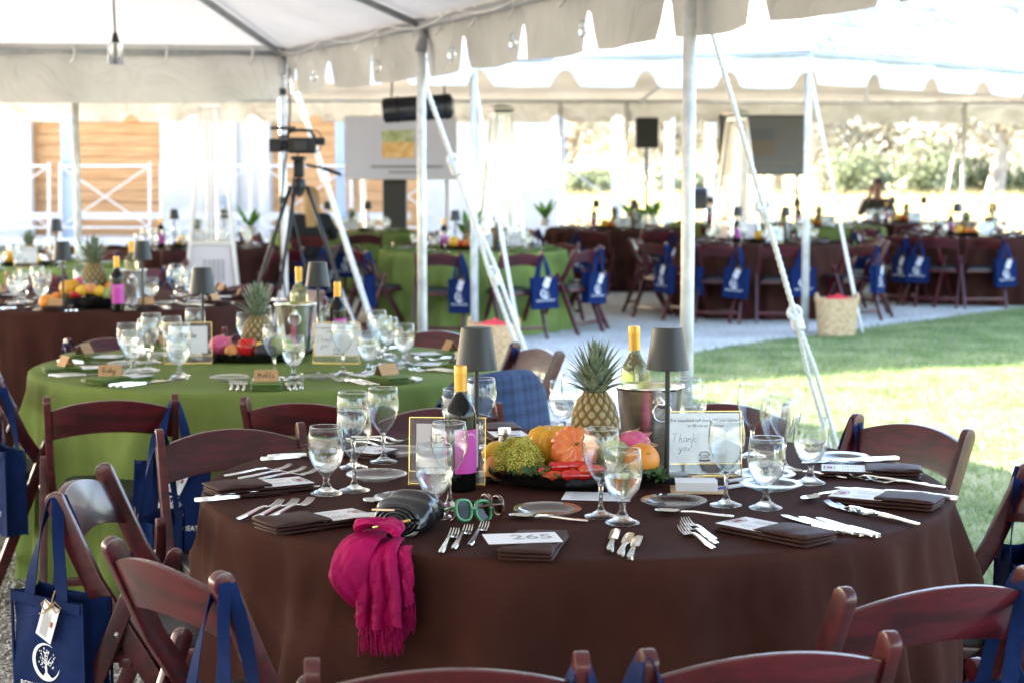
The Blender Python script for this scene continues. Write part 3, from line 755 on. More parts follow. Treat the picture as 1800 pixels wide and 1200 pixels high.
def make_tote():
    t = thing('tote_bag', 'x', 'tote bag')
    W_, D_, Ht, top = .235, .085, .30, -.235
    rnd = random.Random(5)
    def side(u, v):
        # open bag body, u round the perimeter
        per = [(-W_ / 2, -D_ / 2), (W_ / 2, -D_ / 2), (W_ / 2, D_ / 2), (-W_ / 2, D_ / 2)]
        k = u * 4; i = int(k) % 4; f = k - int(k)
        a, b = per[i], per[(i + 1) % 4]
        x, y = a[0] + (b[0] - a[0]) * f, a[1] + (b[1] - a[1]) * f
        z = top - Ht * v
        if i in (1, 3): x -= math.copysign(.022 * math.sin(PI * f) * (1 - v * .75), x)
        if i in (0, 2): y += math.copysign(.006 * math.sin(PI * f) * math.sin(PI * min(1, v * 1.2)), y) + .004 * math.sin(9 * f + 7 * v) + .005 * noise.noise(Vector((f * 4, v * 5, i)))
        return Vector((x * (1 - .015 * v), y * (.9 + .15 * v), z))
    mb = MB().grid(48, 9, side, True)
    nn = 48; base = len(mb.v) - nn
    mb.f.append(tuple(base + i for i in range(nn))); mb.m.append(0)
    body = part('body', mb, NAVY, t, auto=35, recalc=True)
    # seams: piped edges
    sm = MB()
    for sx in (-1, 1):
        sm.box((sx * (W_ / 2 + .001), -D_ / 2 - .001, top - Ht / 2), (.006, .005, Ht + .004)); sm.box((sx * (W_ / 2 + .001), D_ / 2 + .001, top - Ht / 2), (.006, .005, Ht + .004))
    sm.box((0, -D_ / 2 - .0045, top - .012), (W_ * .97, .002, .024))
    part('seam', sm, NAVY, body)
    for sy in (-1, 1):
        h = MB(); pts = [(-.058, sy * .044, top - .03), (-.055, sy * .043, top + .02), (-.034, sy * .03, top + .13), (-.016, sy * .014, -.03), (0, sy * .006 + .004, .006), (.016, sy * .014, -.03), (.030, sy * .03, top + .13), (.052, sy * .043, top + .02), (.055, sy * .044, top - .03)]
        q = [Vector(p) for p in pts]
        for _ in range(2):
            n_ = [q[0]]
            for a, b in zip(q, q[1:]): n_ += [a * .75 + b * .25, a * .25 + b * .75]
            q = n_ + [q[-1]]
        rings = []
        for i, p in enumerate(q):
            tt = (q[min(i + 1, len(q) - 1)] - q[max(i - 1, 0)]).normalized()
            f = i / (len(q) - 1); tw = math.sin(PI * f) ** 3
            wd = (tt.cross(Vector((0, 1, 0))).normalized() * (1 - tw) + Vector((0, 1, 0)) * tw).normalized()
            nn_ = tt.cross(wd).normalized()
            wv = .0155 + .002 * math.sin(f * 17 + sy)
            rings.append([p + wd * wv + nn_ * .0012, p - wd * wv + nn_ * .0012, p - wd * wv - nn_ * .0012, p + wd * wv - nn_ * .0012])
        h.loft(rings)
        part('handle', h, NAVY, t, auto=40)
    em = MB(); tree_emblem(em, 0, top - .155, .046, 0)
    yf = -D_ / 2 - .009
    em.v = [(a, yf, c) for a, b, c in em.v]
    part('emblem', em, WHITE, body, recalc=False)
    tx = MB(); Mx = Matrix.Translation((0, yf, top - .222)) @ Matrix.Rotation(PI / 2, 4, 'X')
    join(tx, text_mb('RESILIENTRETREAT', .0245, squeeze=.86), Mx)
    part('lettering', tx, WHITE, body, recalc=False)
    # gift tag with twine bow
    M = Matrix.Translation((.035, yf - .007, top - .01)) @ Matrix.Rotation(R(22), 4, 'Y')
    tg = part('tag', MB().box((0, 0, -.045), (.052, .0012, .095)).xf(M), PAPER, t)
    pr = MB()
    for k in range(8):
        x = -.016 + k * .0032
        pr.poly([(x, -.0012, -.085), (x + .0012, -.0012, -.085), (x + .0012, -.0012, -.02 - .006 * (k % 3)), (x, -.0012, -.02 - .006 * (k % 3))])
    pr.xf(M); part('small_print', pr, GREYINK, tg, recalc=False)
    part('stamp', MB().box((.014, -.0014, -.045), (.008, .0006, .014)).xf(M), REDINK, tg)
    tw = MB(); c = Vector((.038, yf - .012, top - .012))
    for sx, ln in ((-1, .03), (1, .036)):
        tw.tube([c, c + Vector((sx * ln * .5, -.006, .016)), c + Vector((sx * ln, -.004, .004)), c + Vector((sx * ln * .6, -.006, -.010)), c], .0017, 5)
    tw.tube([c, c + Vector((-.02, -.004, -.016)), c + Vector((-.04, -.002, -.022))], .0017, 5)
    tw.tube([c, c + Vector((.008, -.004, .02)), c + Vector((.016, -.002, .042))], .0017, 5)
    tw.tube([c + Vector((-.006, 0, 0)), c + Vector((0, -.005, .004)), c + Vector((.006, 0, 0))], .004, 6)
    part('twine_bow', tw, TWINE, t, smooth=True)
    return proto(t)
TOTE = make_tote()
def chair(post_mid, fwd, label, group=None, bag=None, baglabel=None, baggroup='navy tote bags hung on chairs', bagturn=0):
    """post_mid: point under the middle of the chair back; fwd: direction the chair faces"""
    f = Vector((fwd[0], fwd[1])).normalized()
    rz = math.atan2(-f.x, f.y)
    loc = Vector((post_mid[0], post_mid[1], 0)) + Vector((f.x, f.y, 0)) * .19
    c = place(CHAIR, loc, rz, label, group or 'mahogany folding chairs')
    if bag:
        Mz = Matrix.Rotation(rz, 4, 'Z')
        off = Mz @ Vector((bag * .207, -.185, .787))
        place(TOTE, loc + off + Vector((0, 0, .003)), 0, baglabel, baggroup, (random.uniform(.93, 1.06), random.uniform(.7, 1.15), random.uniform(.95, 1.04)), (random.uniform(-.05, .05), random.uniform(-.07, .07), rz + bagturn + random.uniform(-.2, .2)))
    return c
# ------------------------------------------------------------------ tableware prototypes
def make_glass(kind):
    if kind == 'wine':
        name, prof = 'wine_glass', [(.0005, .002), (.036, .0), (.0375, .0015), (.036, .0035), (.022, .007), (.010, .013), (.0055, .024), (.0045, .045), (.0048, .066), (.0085, .078), (.019, .091), (.031, .109), (.039, .130), (.0425, .150), (.0420, .168), (.0395, .184), (.0375, .197)]
        inner = [(.0368, .1965), (.0388, .184), (.0410, .168), (.0414, .150), (.0379, .130), (.030, .1105), (.018, .0935), (.007, .084), (.0005, .082)]
        wl = None
    else:
        name, prof = 'water_goblet', [(.0005, .002), (.037, .0), (.0385, .0015), (.037, .0035), (.026, .008), (.013, .015), (.0085, .025), (.0075, .035), (.0085, .044), (.016, .051), (.028, .063), (.0375, .080), (.0425, .100), (.0430, .116), (.0415, .136), (.0385, .162)]
        inner = [(.0376, .1615), (.0404, .136), (.0418, .116), (.0413, .100), (.0363, .0805), (.027, .0645), (.015, .0545), (.0005, .050)]
        wl = .104
    t = thing(name, 'x', 'glass')
    k = 10 if kind == 'wine' else 9
    part('bowl', MB().lathe(prof[k - 1:] + inner, 32), THIN, t, smooth=True)
    rt = prof[-1]; part('rim', MB().tube([Vector(((rt[0] - .0005) * math.cos(q), (rt[0] - .0005) * math.sin(q), rt[1])) for q in np.linspace(0, 2 * PI, 33)], .0009, 6), GLASS, t, smooth=True)
    part('stem_and_foot', MB().lathe(prof[:k] + [(.0005, prof[k - 1][1] + .002)], 28), GLASS, t, smooth=True)
    if wl:
        pr = [(r * .985, z + .0008) for r, z in inner if z < wl]
        pr = [(.0408, wl)] + pr
        part('water', MB().lathe([(.0005, wl)] + pr, 24), WATER, t, auto=50)
    return proto(t)
WINE = make_glass('wine'); GOB = make_glass('goblet')
def strip(mb, sts, m=0):
    # sts: (y, z, width, thick)
    rings = [[Vector((w / 2, y, z - h / 2)), Vector((w / 2 * .8, y, z + h / 2)), Vector((-w / 2 * .8, y, z + h / 2)), Vector((-w / 2, y, z - h / 2))] for y, z, w, h in sts]
    return mb.loft(rings, m=m)
def make_fork():
    t = thing('fork', 'x', 'fork')
    mb = MB(); strip(mb, [(.098, .004, .006, .0025), (.094, .004, .0125, .003), (.06, .0055, .0125, .003), (.0, .011, .0072, .003), (-.025, .0105, .006, .0032)])
    h = part('handle', mb, SILVER, t, auto=50)
    mb = MB(); strip(mb, [(-.024, .0105, .0064, .0026), (-.034, .0075, .015, .0018), (-.044, .0042, .021, .0016), (-.056, .0028, .0225, .0015)])
    part('head', mb, SILVER, t, auto=50)
    mb = MB()
    for k in range(4):
        x = -.0092 + k * .00613
        mb.bar([(x, -.055, .0028), (x, -.075, .0045), (x * .96, -.088, .0085), (x * .92, -.098, .0135)], [.0036, .0034, .0028, .0016], [.0016, .0016, .0014, .001], (1, 0, 0))
    part('tine', mb, SILVER, t)
    return proto(t)
def make_knife():
    t = thing('table_knife', 'x', 'knife')
    mb = MB(); strip(mb, [(.112, .0045, .009, .005), (.108, .005, .0165, .0078), (.07, .0052, .0155, .008), (.015, .0052, .0105, .007), (.004, .005, .0135, .006)])
    part('handle', mb, SILVER, t, auto=45)
    mb = MB()
    for sgn in (-1, 1):
        mb.bar([(sgn * .0035, .105, .0088), (sgn * .0028, .03, .0088)], .0012, .001, (1, 0, 0))
    part('handle_groove', mb, STEEL, t)
    mb = MB(); mb.add([(-.005, .006, .005), (.005, .006, .005), (.0105, -.008, .0045), (.0115, -.06, .0042), (.0105, -.098, .004), (.003, -.118, .004), (-.009, -.108, .004), (-.0095, -.01, .0045)], [(0, 1, 2, 3, 4, 5, 6, 7)]); mb.add([(x * .98, y, z - .0016) for x, y, z in mb.v[:8]], [(7, 6, 5, 4, 3, 2, 1, 0)]); mb.f += [(i, i + 8, (i + 1) % 8 + 8, (i + 1) % 8) for i in range(8)]; mb.m += [0] * 8
    part('blade', mb, SILVER, t)
    return proto(t)
def make_spoon():
    t = thing('spoon', 'x', 'spoon')
    mb = MB(); strip(mb, [(.09, .004, .006, .0025), (.085, .0045, .0115, .003), (.05, .006, .011, .003), (0, .010, .006, .003), (-.03, .009, .006, .003)])
    part('handle', mb, SILVER, t, auto=50)
    def bowl(u, v):
        a = u * 2 * PI; q = v
        x = .0185 * math.sin(a) * q; y = -.058 + .031 * math.cos(a) * q
        return Vector((x, y, .0025 + .0075 * q * q + (.003 if math.cos(a) > .9 else 0) * q))
    mb = MB().grid(24, 6, bowl, True)
    mb2 = MB().grid(24, 6, lambda u, v: bowl(u, v) + Vector((0, 0, -.0012)), True); join(mb, mb2)
    part('bowl', mb, SILVER, t, smooth=True)
    return proto(t)
FORK = make_fork(); KNIFE = make_knife(); SPOON = make_spoon()
def slab(mb, x0, x1, y0, y1, z0, z1, seed=0, wob=.0015, nu=14, nv=18, puff=0.0):
    # soft folded-cloth slab
    def f(u, v):
        a = u * 2 * PI; ca, sa = math.cos(a), math.sin(a); e = .22
        cx, cz = math.copysign(abs(ca) ** e, ca), math.copysign(abs(sa) ** (.6), sa)
        y = y0 + (y1 - y0) * v
        en = min(v, 1 - v) * (y1 - y0); k = min(1, (en / .004 + .25)); k = math.sqrt(min(1, k))
        w = wob * noise.noise(Vector((cx * 1.3 + seed, y * 22, cz + seed)))
        return Vector(((x0 + x1) / 2 + cx * ((x1 - x0) / 2 - (1 - k) * .003) + w * 1.6, y + .003 * noise.noise(Vector((cx * 2, seed, 5))), (z0 + z1) / 2 + cz * (z1 - z0) / 2 * k + w * .9 + .0015 * (1 if sa > 0 else 0) * noise.noise(Vector((cx * 3, y * 30, seed))) + (puff * (1 - cx * cx * .8) * math.sin(PI * v) * (.7 + .6 * noise.noise(Vector((cx, y * 18, seed + 2)))) if sa > 0 else 0)))
    mb.grid(28, nv, f, True)
    n = 28; o = len(mb.v) - n * nv
    mb.f.append(tuple(o + i for i in range(n))); mb.m.append(0)
    mb.f.append(tuple(o + n * (nv - 1) + i for i in range(n - 1, -1, -1))); mb.m.append(0)
def make_napkin(name, M_, menu=True, seed=0):
    t = thing(name, 'x', 'napkin')
    mb = MB(); slab(mb, -.054, .054, -.125, .122, .0006, .0085, seed); part('fold', mb, M_, t, smooth=True)
    mb = MB(); slab(mb, -.052, .053, -.122, .125, .0088, .0165, seed + 3); part('fold', mb, M_, t, smooth=True)
    mb = MB(); slab(mb, -.0535, .0545, -.012, .127, .0172, .0245, seed + 6, .004, puff=.007); part('pocket', mb, M_, t, smooth=True)
    return proto(t)
NAPB = [make_napkin('folded_napkin', BNAP, seed=s) for s in (0, 11)]
NAPG = [make_napkin('folded_napkin', GNAP, seed=s) for s in (4,)]
def make_menu():
    t = thing('menu_card', 'x', 'menu card')
    part('card', MB().box((0, -.058, 0), (.098, .125, .0012)), PAPER, t)
    pr = MB(); z = .001
    for k in range(7):
        y = -.030 - k * .0065; w_ = .02 + .016 * ((k * 37) % 5) / 5
        rect(pr, -.02 - w_ * .5, y, -.02 + w_ * .5, y + .0016, z); 
    for k in range(6):
        y = -.034 - k * .007; w_ = .014 + .012 * ((k * 23) % 5) / 5
        rect(pr, .024 - w_ * .5, y, .024 + w_ * .5, y + .0015, z)
    part('print', pr, GREYINK, t, recalc=False)
    em = MB()
    stroke(em, [(-.024, -.113), (-.024, -.092), (.0, -.086), (.024, -.092), (.024, -.113)], .0035, z)
    rect(em, -.026, -.116, .026, -.111, z + .0002)
    part('crest', em, GREYINK, t, recalc=False)
    em = MB(); rect(em, -.014, -.108, .014, -.094, z); part('crest_centre', em, REDINK, t, recalc=False)
    return proto(t)
MENU = make_menu()
PLATE = proto(thing('glass_side_plate', 'x', 'plate'))
part('dish', MB().lathe([(.0005, .0015), (.040, .001), (.046, .003), (.060, .0075), (.0745, .0135), (.0765, .0155), (.075, .0165), (.060, .0105), (.046, .006), (.038, .0042), (.0005, .0042)], 40), THIN, PLATE, smooth=True)
part('foot_ring', MB().lathe([(.036, .0002), (.040, .0002), (.040, .0013), (.036, .0013), (.036, .0002)], 32), GLASS, PLATE, smooth=True)
CARD = proto(thing('place_card', 'x', 'place card'))
def card_panel(sgn):
    M = Matrix.Translation((0, 0, .040)) @ Matrix.Rotation(sgn * R(30), 4, 'X') @ Matrix.Translation((0, 0, -.0225))
    return MB().box((0, 0, 0), (.085, .0008, .045)).xf(M)
part('panel', card_panel(-1), KRAFT, CARD); part('panel', card_panel(1), KRAFT, CARD)
def make_lamp():
    t = thing('table_lamp', 'x', 'lamp')
    part('base', MB().lathe([(.0005, 0), (.053, 0), (.055, .003), (.055, .012), (.052, .015), (.0005, .0155)], 36), LAMPG, t, auto=40)
    part('stem', MB().lathe([(.0062, .015), (.0062, .300)], 14, cap=True), LAMPG, t, auto=40)
    part('shade', MB().lathe([(.0005, .379), (.036, .379), (.038, .378), (.053, .277), (.0525, .2762), (.0515, .277), (.0365, .374), (.0005, .375)], 48), LAMPG, t, auto=40)
    part('diffuser', MB().lathe([(.0005, .300), (.045, .300), (.045, .304), (.0005, .304)], 24), PAPER, t)
    return proto(t)
LAMP = make_lamp()
def make_bottle(red=True):
    t = thing('wine_bottle', 'x', 'bottle')
    body = [(.0005, .006), (.020, .002), (.034, .0), (.0372, .004), (.0375, .010), (.0375, .178), (.0365, .190), (.032, .203), (.023, .216), (.0165, .228), (.0145, .240), (.0142, .262)]
    part('glass_body', MB().lathe(body + [(.0005, .263)], 32), BOTTLE if red else WWINE, t, smooth=True)
    part('capsule', MB().lathe([(.0148, .240), (.0150, .276), (.0156, .2765), (.0156, .2785), (.0149, .279), (.0149, .2805), (.0156, .281), (.0156, .296), (.0150, .299), (.0145, .301), (.0005, .3015)], 28), CAPY, t, auto=35)
    if red:
        for a0, a1, z0, z1 in ((-128, -8, .045, .150), (8, 60, .045, .150), (100, 190, .055, .145)):
            lb = MB().grid(14, 2, lambda u, v: Vector((.0379 * math.cos(R(a0 - 0 + (a1 - a0) * u)), .0379 * math.sin(R(a0 + (a1 - a0) * u)), z0 + (z1 - z0) * v)))
            l_ = part('label', lb, MAGLAB, t, smooth=True)
        pr = MB()
        def onb(a, z): return Vector((.0382 * math.cos(R(a)), .0382 * math.sin(R(a)), z))
        for k in range(9):
            a = -100 + k * 7.5; z = .128 + .010 * math.sin(PI * k / 8)
            pr.poly([onb(a, z), onb(a + 3, z), onb(a + 3, z + .0035), onb(a, z + .0035)])
        part('label_print', pr, WHITE, l_, recalc=False)
    return proto(t)
RED = make_bottle(True); WHT = make_bottle(False)
def make_bucket():
    t = thing('ice_bucket', 'x', 'ice bucket')
    part('pail', MB().lathe([(.0005, .004), (.060, .003), (.064, .006), (.0665, .02), (.0855, .200), (.088, .205), (.0905, .207), (.0905, .211), (.086, .212), (.083, .205), (.064, .02), (.0005, .012)], 48), STEEL, t, smooth=True)
    for a in (-75, 105):
        c = Vector((math.cos(R(a)), math.sin(R(a)), 0))
        M = Matrix.Translation(c * .083 + Vector((0, 0, .172))) @ Matrix.Rotation(R(a), 4, 'Z')
        k = part('handle_knob', MB().lathe([(.0005, .017), (.007, .016), (.011, .011), (.010, .005), (.007, .002), (.012, -.003)], 16).xf(M @ Matrix.Rotation(PI / 2, 4, 'Y')), SILVER, t, smooth=True)
        ring = MB().tube([Vector((.012, .024 * math.sin(q), -.021 + .024 * math.cos(q))) for q in np.linspace(0, 2 * PI, 25)], .0026, 7).xf(M)
        part('handle_ring', ring, SILVER, k, smooth=True)
    return proto(t)
BUCKET = make_bucket()
# ---- fruit
FR = {}
def ell(name, col, col2, rx, ry, rz, rough=.4, bump=.1, fn=None, n=28, nv=18, vs=10, bs=120, sss=.1):
    t = proto(thing(name, 'x', 'fruit'))
    def f(u, v):
        a = u * 2 * PI; b = (v - .5) * PI * .998
        d = Vector((math.cos(b) * math.cos(a), math.cos(b) * math.sin(a), math.sin(b)))
        k = fn(a, b, d) if fn else 1
        return Vector((d.x * rx * k, d.y * ry * k, d.z * rz * k + rz))
    part('skin', MB().grid(n, nv, f, True), mat(name + '_skin', col, rough, col2=col2, vs=vs, bump=bump, bs=bs, coat=.15, sss=0), t, smooth=True)
    return t
FR['orange'] = ell('orange', (.70, .22, .015), (.78, .30, .03), .042, .042, .040, .42, .25, bs=300)
part('navel', MB().lathe([(.0005, .0), (.004, -.0005), (.006, -.002)], 10, (.012, -.032, .063)), mat('navel', (.2, .2, .05), .7), FR['orange'], smooth=True)
FR['lemon'] = ell('lemon', (.75, .42, .02), (.80, .50, .05), .035, .030, .030, .4, .2, lambda a, b, d: 1 + .25 * abs(d.x) ** 8, bs=250)
FR['apple'] = ell('apricot', (.62, .20, .06), (.70, .32, .10), .034, .034, .032, .45, .1)
def ribs(n, amp, p=.6):
    return lambda a, b, d: (1 - amp * (1 - abs(math.sin(a * n / 2)) ** p) * math.cos(b) ** .5 - .30 * max(0, d.z) ** 6)
FR['tomato'] = ell('heirloom_tomato', (.62, .10, .03), (.75, .24, .06), .056, .056, .040, .22, .03, lambda a, b, d: ribs(11, .14)(a + .12 * math.sin(3 * a), b, d), 88, 24, vs=14)
st = MB()
for k in range(6):
    a = k * PI / 3
    st.tube([(0, 0, .058), (.012 * math.cos(a), .012 * math.sin(a), .060), (.024 * math.cos(a + .2), .024 * math.sin(a + .2), .064)], [.003, .002, .0008], 5)
st.tube([(0, 0, .055), (.002, .002, .068), (.005, .001, .074)], .0032, 6)
STEM = mat('green_stem', (.07, .11, .02), .7)
part('stem', st, STEM, FR['tomato'], smooth=True)
FR['squash'] = ell('yellow_gourd', (.72, .34, .015), (.78, .43, .03), .060, .048, .058, .4, .1, lambda a, b, d: ribs(10, .13)(a, b, d) + .05 * max(0, noise.noise(d * 7)) + .06 * max(0, noise.noise(d * 13)), 80, 26)
part('blossom_end', MB().lathe([(.0005, .008), (.006, .006), (.009, 0), (.011, -.004)], 12).xf(Matrix.Translation((-.040, -.040, .02)) @ Matrix.Rotation(R(100), 4, Vector((-1, 1, 0)).normalized())), mat('cork', (.16, .09, .04), .9), FR['squash'], smooth=True)
def make_broc():
    t = proto(thing('romanesco_head', 'x', 'cauliflower'))
    fl = mat('floret', (.36, .34, .035), .75, col2=(.58, .50, .11), vs=60, bump=.4, bs=250)
    rnd = random.Random(2)
    ico = bmesh.new(); bmesh.ops.create_icosphere(ico, subdivisions=1, radius=1); iv = [v.co.copy() for v in ico.verts]; jf = [tuple(v.index for v in f.verts) for f in ico.faces]; ico.free()
    big = []
    for k in range(16):
        a = k * 2.39996; z = 1 - (k + .5) / 16 * 1.35; q = math.sqrt(max(0, 1 - z * z))
        big.append(Vector((q * math.cos(a) * .040, q * math.sin(a) * .040, .048 + z * .034)))
    for i, c in enumerate(big):
        mb = MB()
        out = (c - Vector((0, 0, .040))).normalized()
        for k in range(70):
            z = 1 - (k + .5) / 70 * 1.5; q = math.sqrt(max(0, 1 - z * z)); a = k * 2.39996
            d = out.to_track_quat('Z', 'Y') @ Vector((q * math.cos(a), q * math.sin(a), z))
            r = rnd.uniform(.0026, .0046)
            p = c + d * (.0165 + rnd.uniform(-.001, .002))
            mb.add([p + v * r for v in iv], jf)
        part('floret', mb, fl, t, smooth=True)
    lf = MB()
    for k in range(7):
        a = k * .9
        d = Vector((math.cos(a), math.sin(a), 0)); s = Vector((-d.y, d.x, 0))
        lf.grid(6, 6, lambda u, v: d * (.02 + .05 * v) + s * ((u - .5) * .045 * math.sin(PI * min(.9, v + .12))) + Vector((0, 0, .006 + .03 * v * v + .006 * math.sin(9 * u + k))))
    part('leaf', lf, mat('kale', (.10, .17, .06), .6, var=.3, vs=30), t, smooth=True)
    return t
FR['broc'] = make_broc()
def make_pepper(name, col, L=.085, r=.017):
    t = proto(thing(name, 'x', 'pepper'))
    pts = [(-L / 2, 0, r), (-L * .42, 0, r), (-L * .2, .002, r * 1.02), (L * .1, .004, r * .98), (L * .35, .002, r * .9), (L * .5, -.003, r * .8)]
    rr = [r * .55, r * .95, r * 1.05, r * .9, r * .6, r * .12]
    rings = []
    q = MB(); 
    for (x, y, z), rad in zip(pts, rr):
        rings.append([Vector((x, y + rad * (1 + .08 * math.cos(3 * a)) * math.cos(a), z + rad * (1 + .08 * math.cos(3 * a)) * math.sin(a))) for a in np.linspace(0, 2 * PI, 15)[:-1]])
    q.loft(rings)
    part('skin', q, mat(name + '_skin', col, .18, coat=.5, var=.15, vs=30), t, smooth=True)
    part('stem', MB().tube([(-L / 2 + .004, 0, r), (-L / 2 - .008, 0, r * 1.1), (-L / 2 - .018, .004, r * 1.5)], [.007, .0032, .0028], 7), STEM, t, smooth=True)
    return t
FR['red'] = make_pepper('red_chilli', (.55, .012, .01)); FR['org'] = make_pepper('orange_chilli', (.62, .06, .01), .09); FR['yel'] = make_pepper('yellow_chilli', (.75, .38, .02), .05, .013)
FR['bell'] = ell('red_bell_pepper', (.50, .010, .012), (.62, .02, .02), .038, .036, .042, .18, .02, lambda a, b, d: ribs(4, .16, .8)(a, b, d), 48, 20)
part('stem', MB().tube([(0, 0, .058), (.002, 0, .076), (.008, 0, .086)], [.008, .004, .005], 8), STEM, FR['bell'], smooth=True)
FR['plum'] = ell('avocado', (.02, .015, .02), (.05, .035, .04), .042, .030, .028, .45, .3, bs=200)
FR['dragon'] = ell('dragonfruit', (.62, .06, .20), (.70, .18, .28), .052, .040, .040, .45, .1, None)
dl = MB()
for k in range(18):
    a = k * 2.4; z = -.6 + 1.4 * k / 17; q = math.sqrt(1 - z * z * .9)
    b = Vector((z * .048, q * math.cos(a) * .038, q * math.sin(a) * .038 + .040)); o_ = Vector((.5, q * math.cos(a), q * math.sin(a))).normalized()
    s_ = o_.cross(Vector((1, .1, 0))).normalized()
    dl.add([b + s_ * .010, b - s_ * .010, b + o_ * .013 + Vector((.014, 0, 0))], [(0, 1, 2)])
part('scale', dl, mat('dragon_scale', (.60, .12, .22), .5, col2=(.35, .36, .10), vs=40), FR['dragon'], recalc=False)
FR['arti'] = ell('custard_apple', (.25, .30, .09), (.36, .40, .14), .044, .044, .040, .7, .2, lambda a, b, d: 1 + .07 * (abs(math.sin(a * 6 + b * 6)) * abs(math.sin(a * 6 - b * 6))), 72, 30)
def make_pine():
    t = proto(thing('pineapple', 'x', 'pineapple'))
    m = bpy.data.materials.new('pineapple_skin'); m.use_nodes = True
    def prof(v): return .056 * (math.sin(PI * (.13 + .80 * v ** .9)) ** .55)
    NS = 13; rows = 9
    def f(u, v):
        # u, v of diamond eyes
        a = u * 2 * PI; r = prof(v)
        p, q = (u * NS + v * rows * .5) * 2 * PI / 2, (u * NS - v * rows * .5) * 2 * PI / 2
        eye = (abs(math.sin(p)) * abs(math.sin(q))) ** .5
        k = r + .0065 * eye - .002
        return Vector((k * math.cos(a), k * math.sin(a), .150 * v))
    mb = MB().grid(NS * 12, 70, f, True)
    n = m.node_tree.nodes; l = m.node_tree.links; b = n['Principled BSDF']; b.inputs['Roughness'].default_value = .55
    at = n.new('ShaderNodeAttribute'); at.attribute_name = 'eye'
    cr = n.new('ShaderNodeValToRGB'); e = cr.color_ramp.elements
    e[0].position = .05; e[0].color = (.06, .07, .012, 1); e[1].position = 1.0; e[1].color = (.16, .09, .04, 1); x = e.new(.85); x.color = (.34, .27, .15, 1)
    x = e.new(.4); x.color = (.13, .095, .02, 1); x = e.new(.65); x.color = (.29, .17, .05, 1)
    l.new(at.outputs['Fac'], cr.inputs['Fac']); l.new(cr.outputs[0], b.inputs['Base Color'])
    o = part('fruit_body', mb, m, t, smooth=True, recalc=False)
    nu, nv = NS * 12, 70
    av = o.data.attributes.new('eye', 'FLOAT', 'POINT')
    vals = []
    for j in range(nv):
        for i in range(nu):
            u, v = i / nu, j / (nv - 1)
            p, q = (u * NS + v * rows * .5) * PI, (u * NS - v * rows * .5) * PI
            vals.append((abs(math.sin(p)) * abs(math.sin(q))) ** .5 * (1 - .15 * random.random()))
    av.data.foreach_set('value', vals)
    LM = mat('pineapple_leaf', (.09, .14, .075), .5, col2=(.30, .35, .25), vs=25, stretch=(6, 6, 1))
    rnd = random.Random(1)
    for k in range(70):
        lev = k / 70; a = k * 2.39996
        L = .052 + .056 * math.sin(PI * (.15 + .75 * lev)) * rnd.uniform(.8, 1.1); wd = .0125 * (1.15 - .6 * lev)
        el0 = R(2 + 70 * lev ** .75 + rnd.uniform(-10, 10)); z0 = .143 + .050 * lev; curl = R(38 * (1 - lev) * rnd.uniform(.3, 1.3))
        d = Vector((math.cos(a), math.sin(a), 0)); s = Vector((-d.y, d.x, 0))
        p = d * (.016 * (1 - lev * .7)) + Vector((0, 0, z0)); el = min(R(88), el0 + R(28)); rings = []
        for i in range(7):
            v = i / 6; ww = wd * (1 - v ** 1.6) + .0004
            nrm = (-d * math.sin(el) + Vector((0, 0, 1)) * math.cos(el))
            rings.append([p - s * ww + nrm * .003 * (1 - v), p - s * ww * .45 , p + s * ww * .45, p + s * ww + nrm * .003 * (1 - v)])
            p = p + (d * math.cos(el) + Vector((0, 0, 1)) * math.sin(el)) * (L / 6); el -= curl / 6 + (R(10) * (v > .7) * (1 - lev))
        part('crown_leaf', MB().loft(rings, closed=False), LM, t, smooth=True, recalc=False)
    return t
FR['pine'] = make_pine()
def make_tray():
    t = proto(thing('scalloped_tray', 'x', 'tray'))
    N = 144
    def f(u, v):
        a = u * 2 * PI; rx, ry = .175 + .045 * v, .135 + .045 * v
        z = .002 + .026 * v ** 1.3
        if v > .65: z += .008 * abs(math.sin(a * 18)) ** .6 * (v - .65) / .35
        return Vector((rx * math.cos(a), ry * math.sin(a), z))
    mb = MB().grid(N, 8, f, True); mb.f.append(tuple(range(N))); mb.m.append(0)
    mb2 = MB().grid(N, 8, lambda u, v: f(u, v) * .992 + Vector((0, 0, .0025)), True); mb2.f.append(tuple(range(N))); mb2.m.append(0)
    join(mb, mb2)
    part('rim_and_base', mb, TRAYM, t, auto=60)
    return t
TRAY = make_tray()
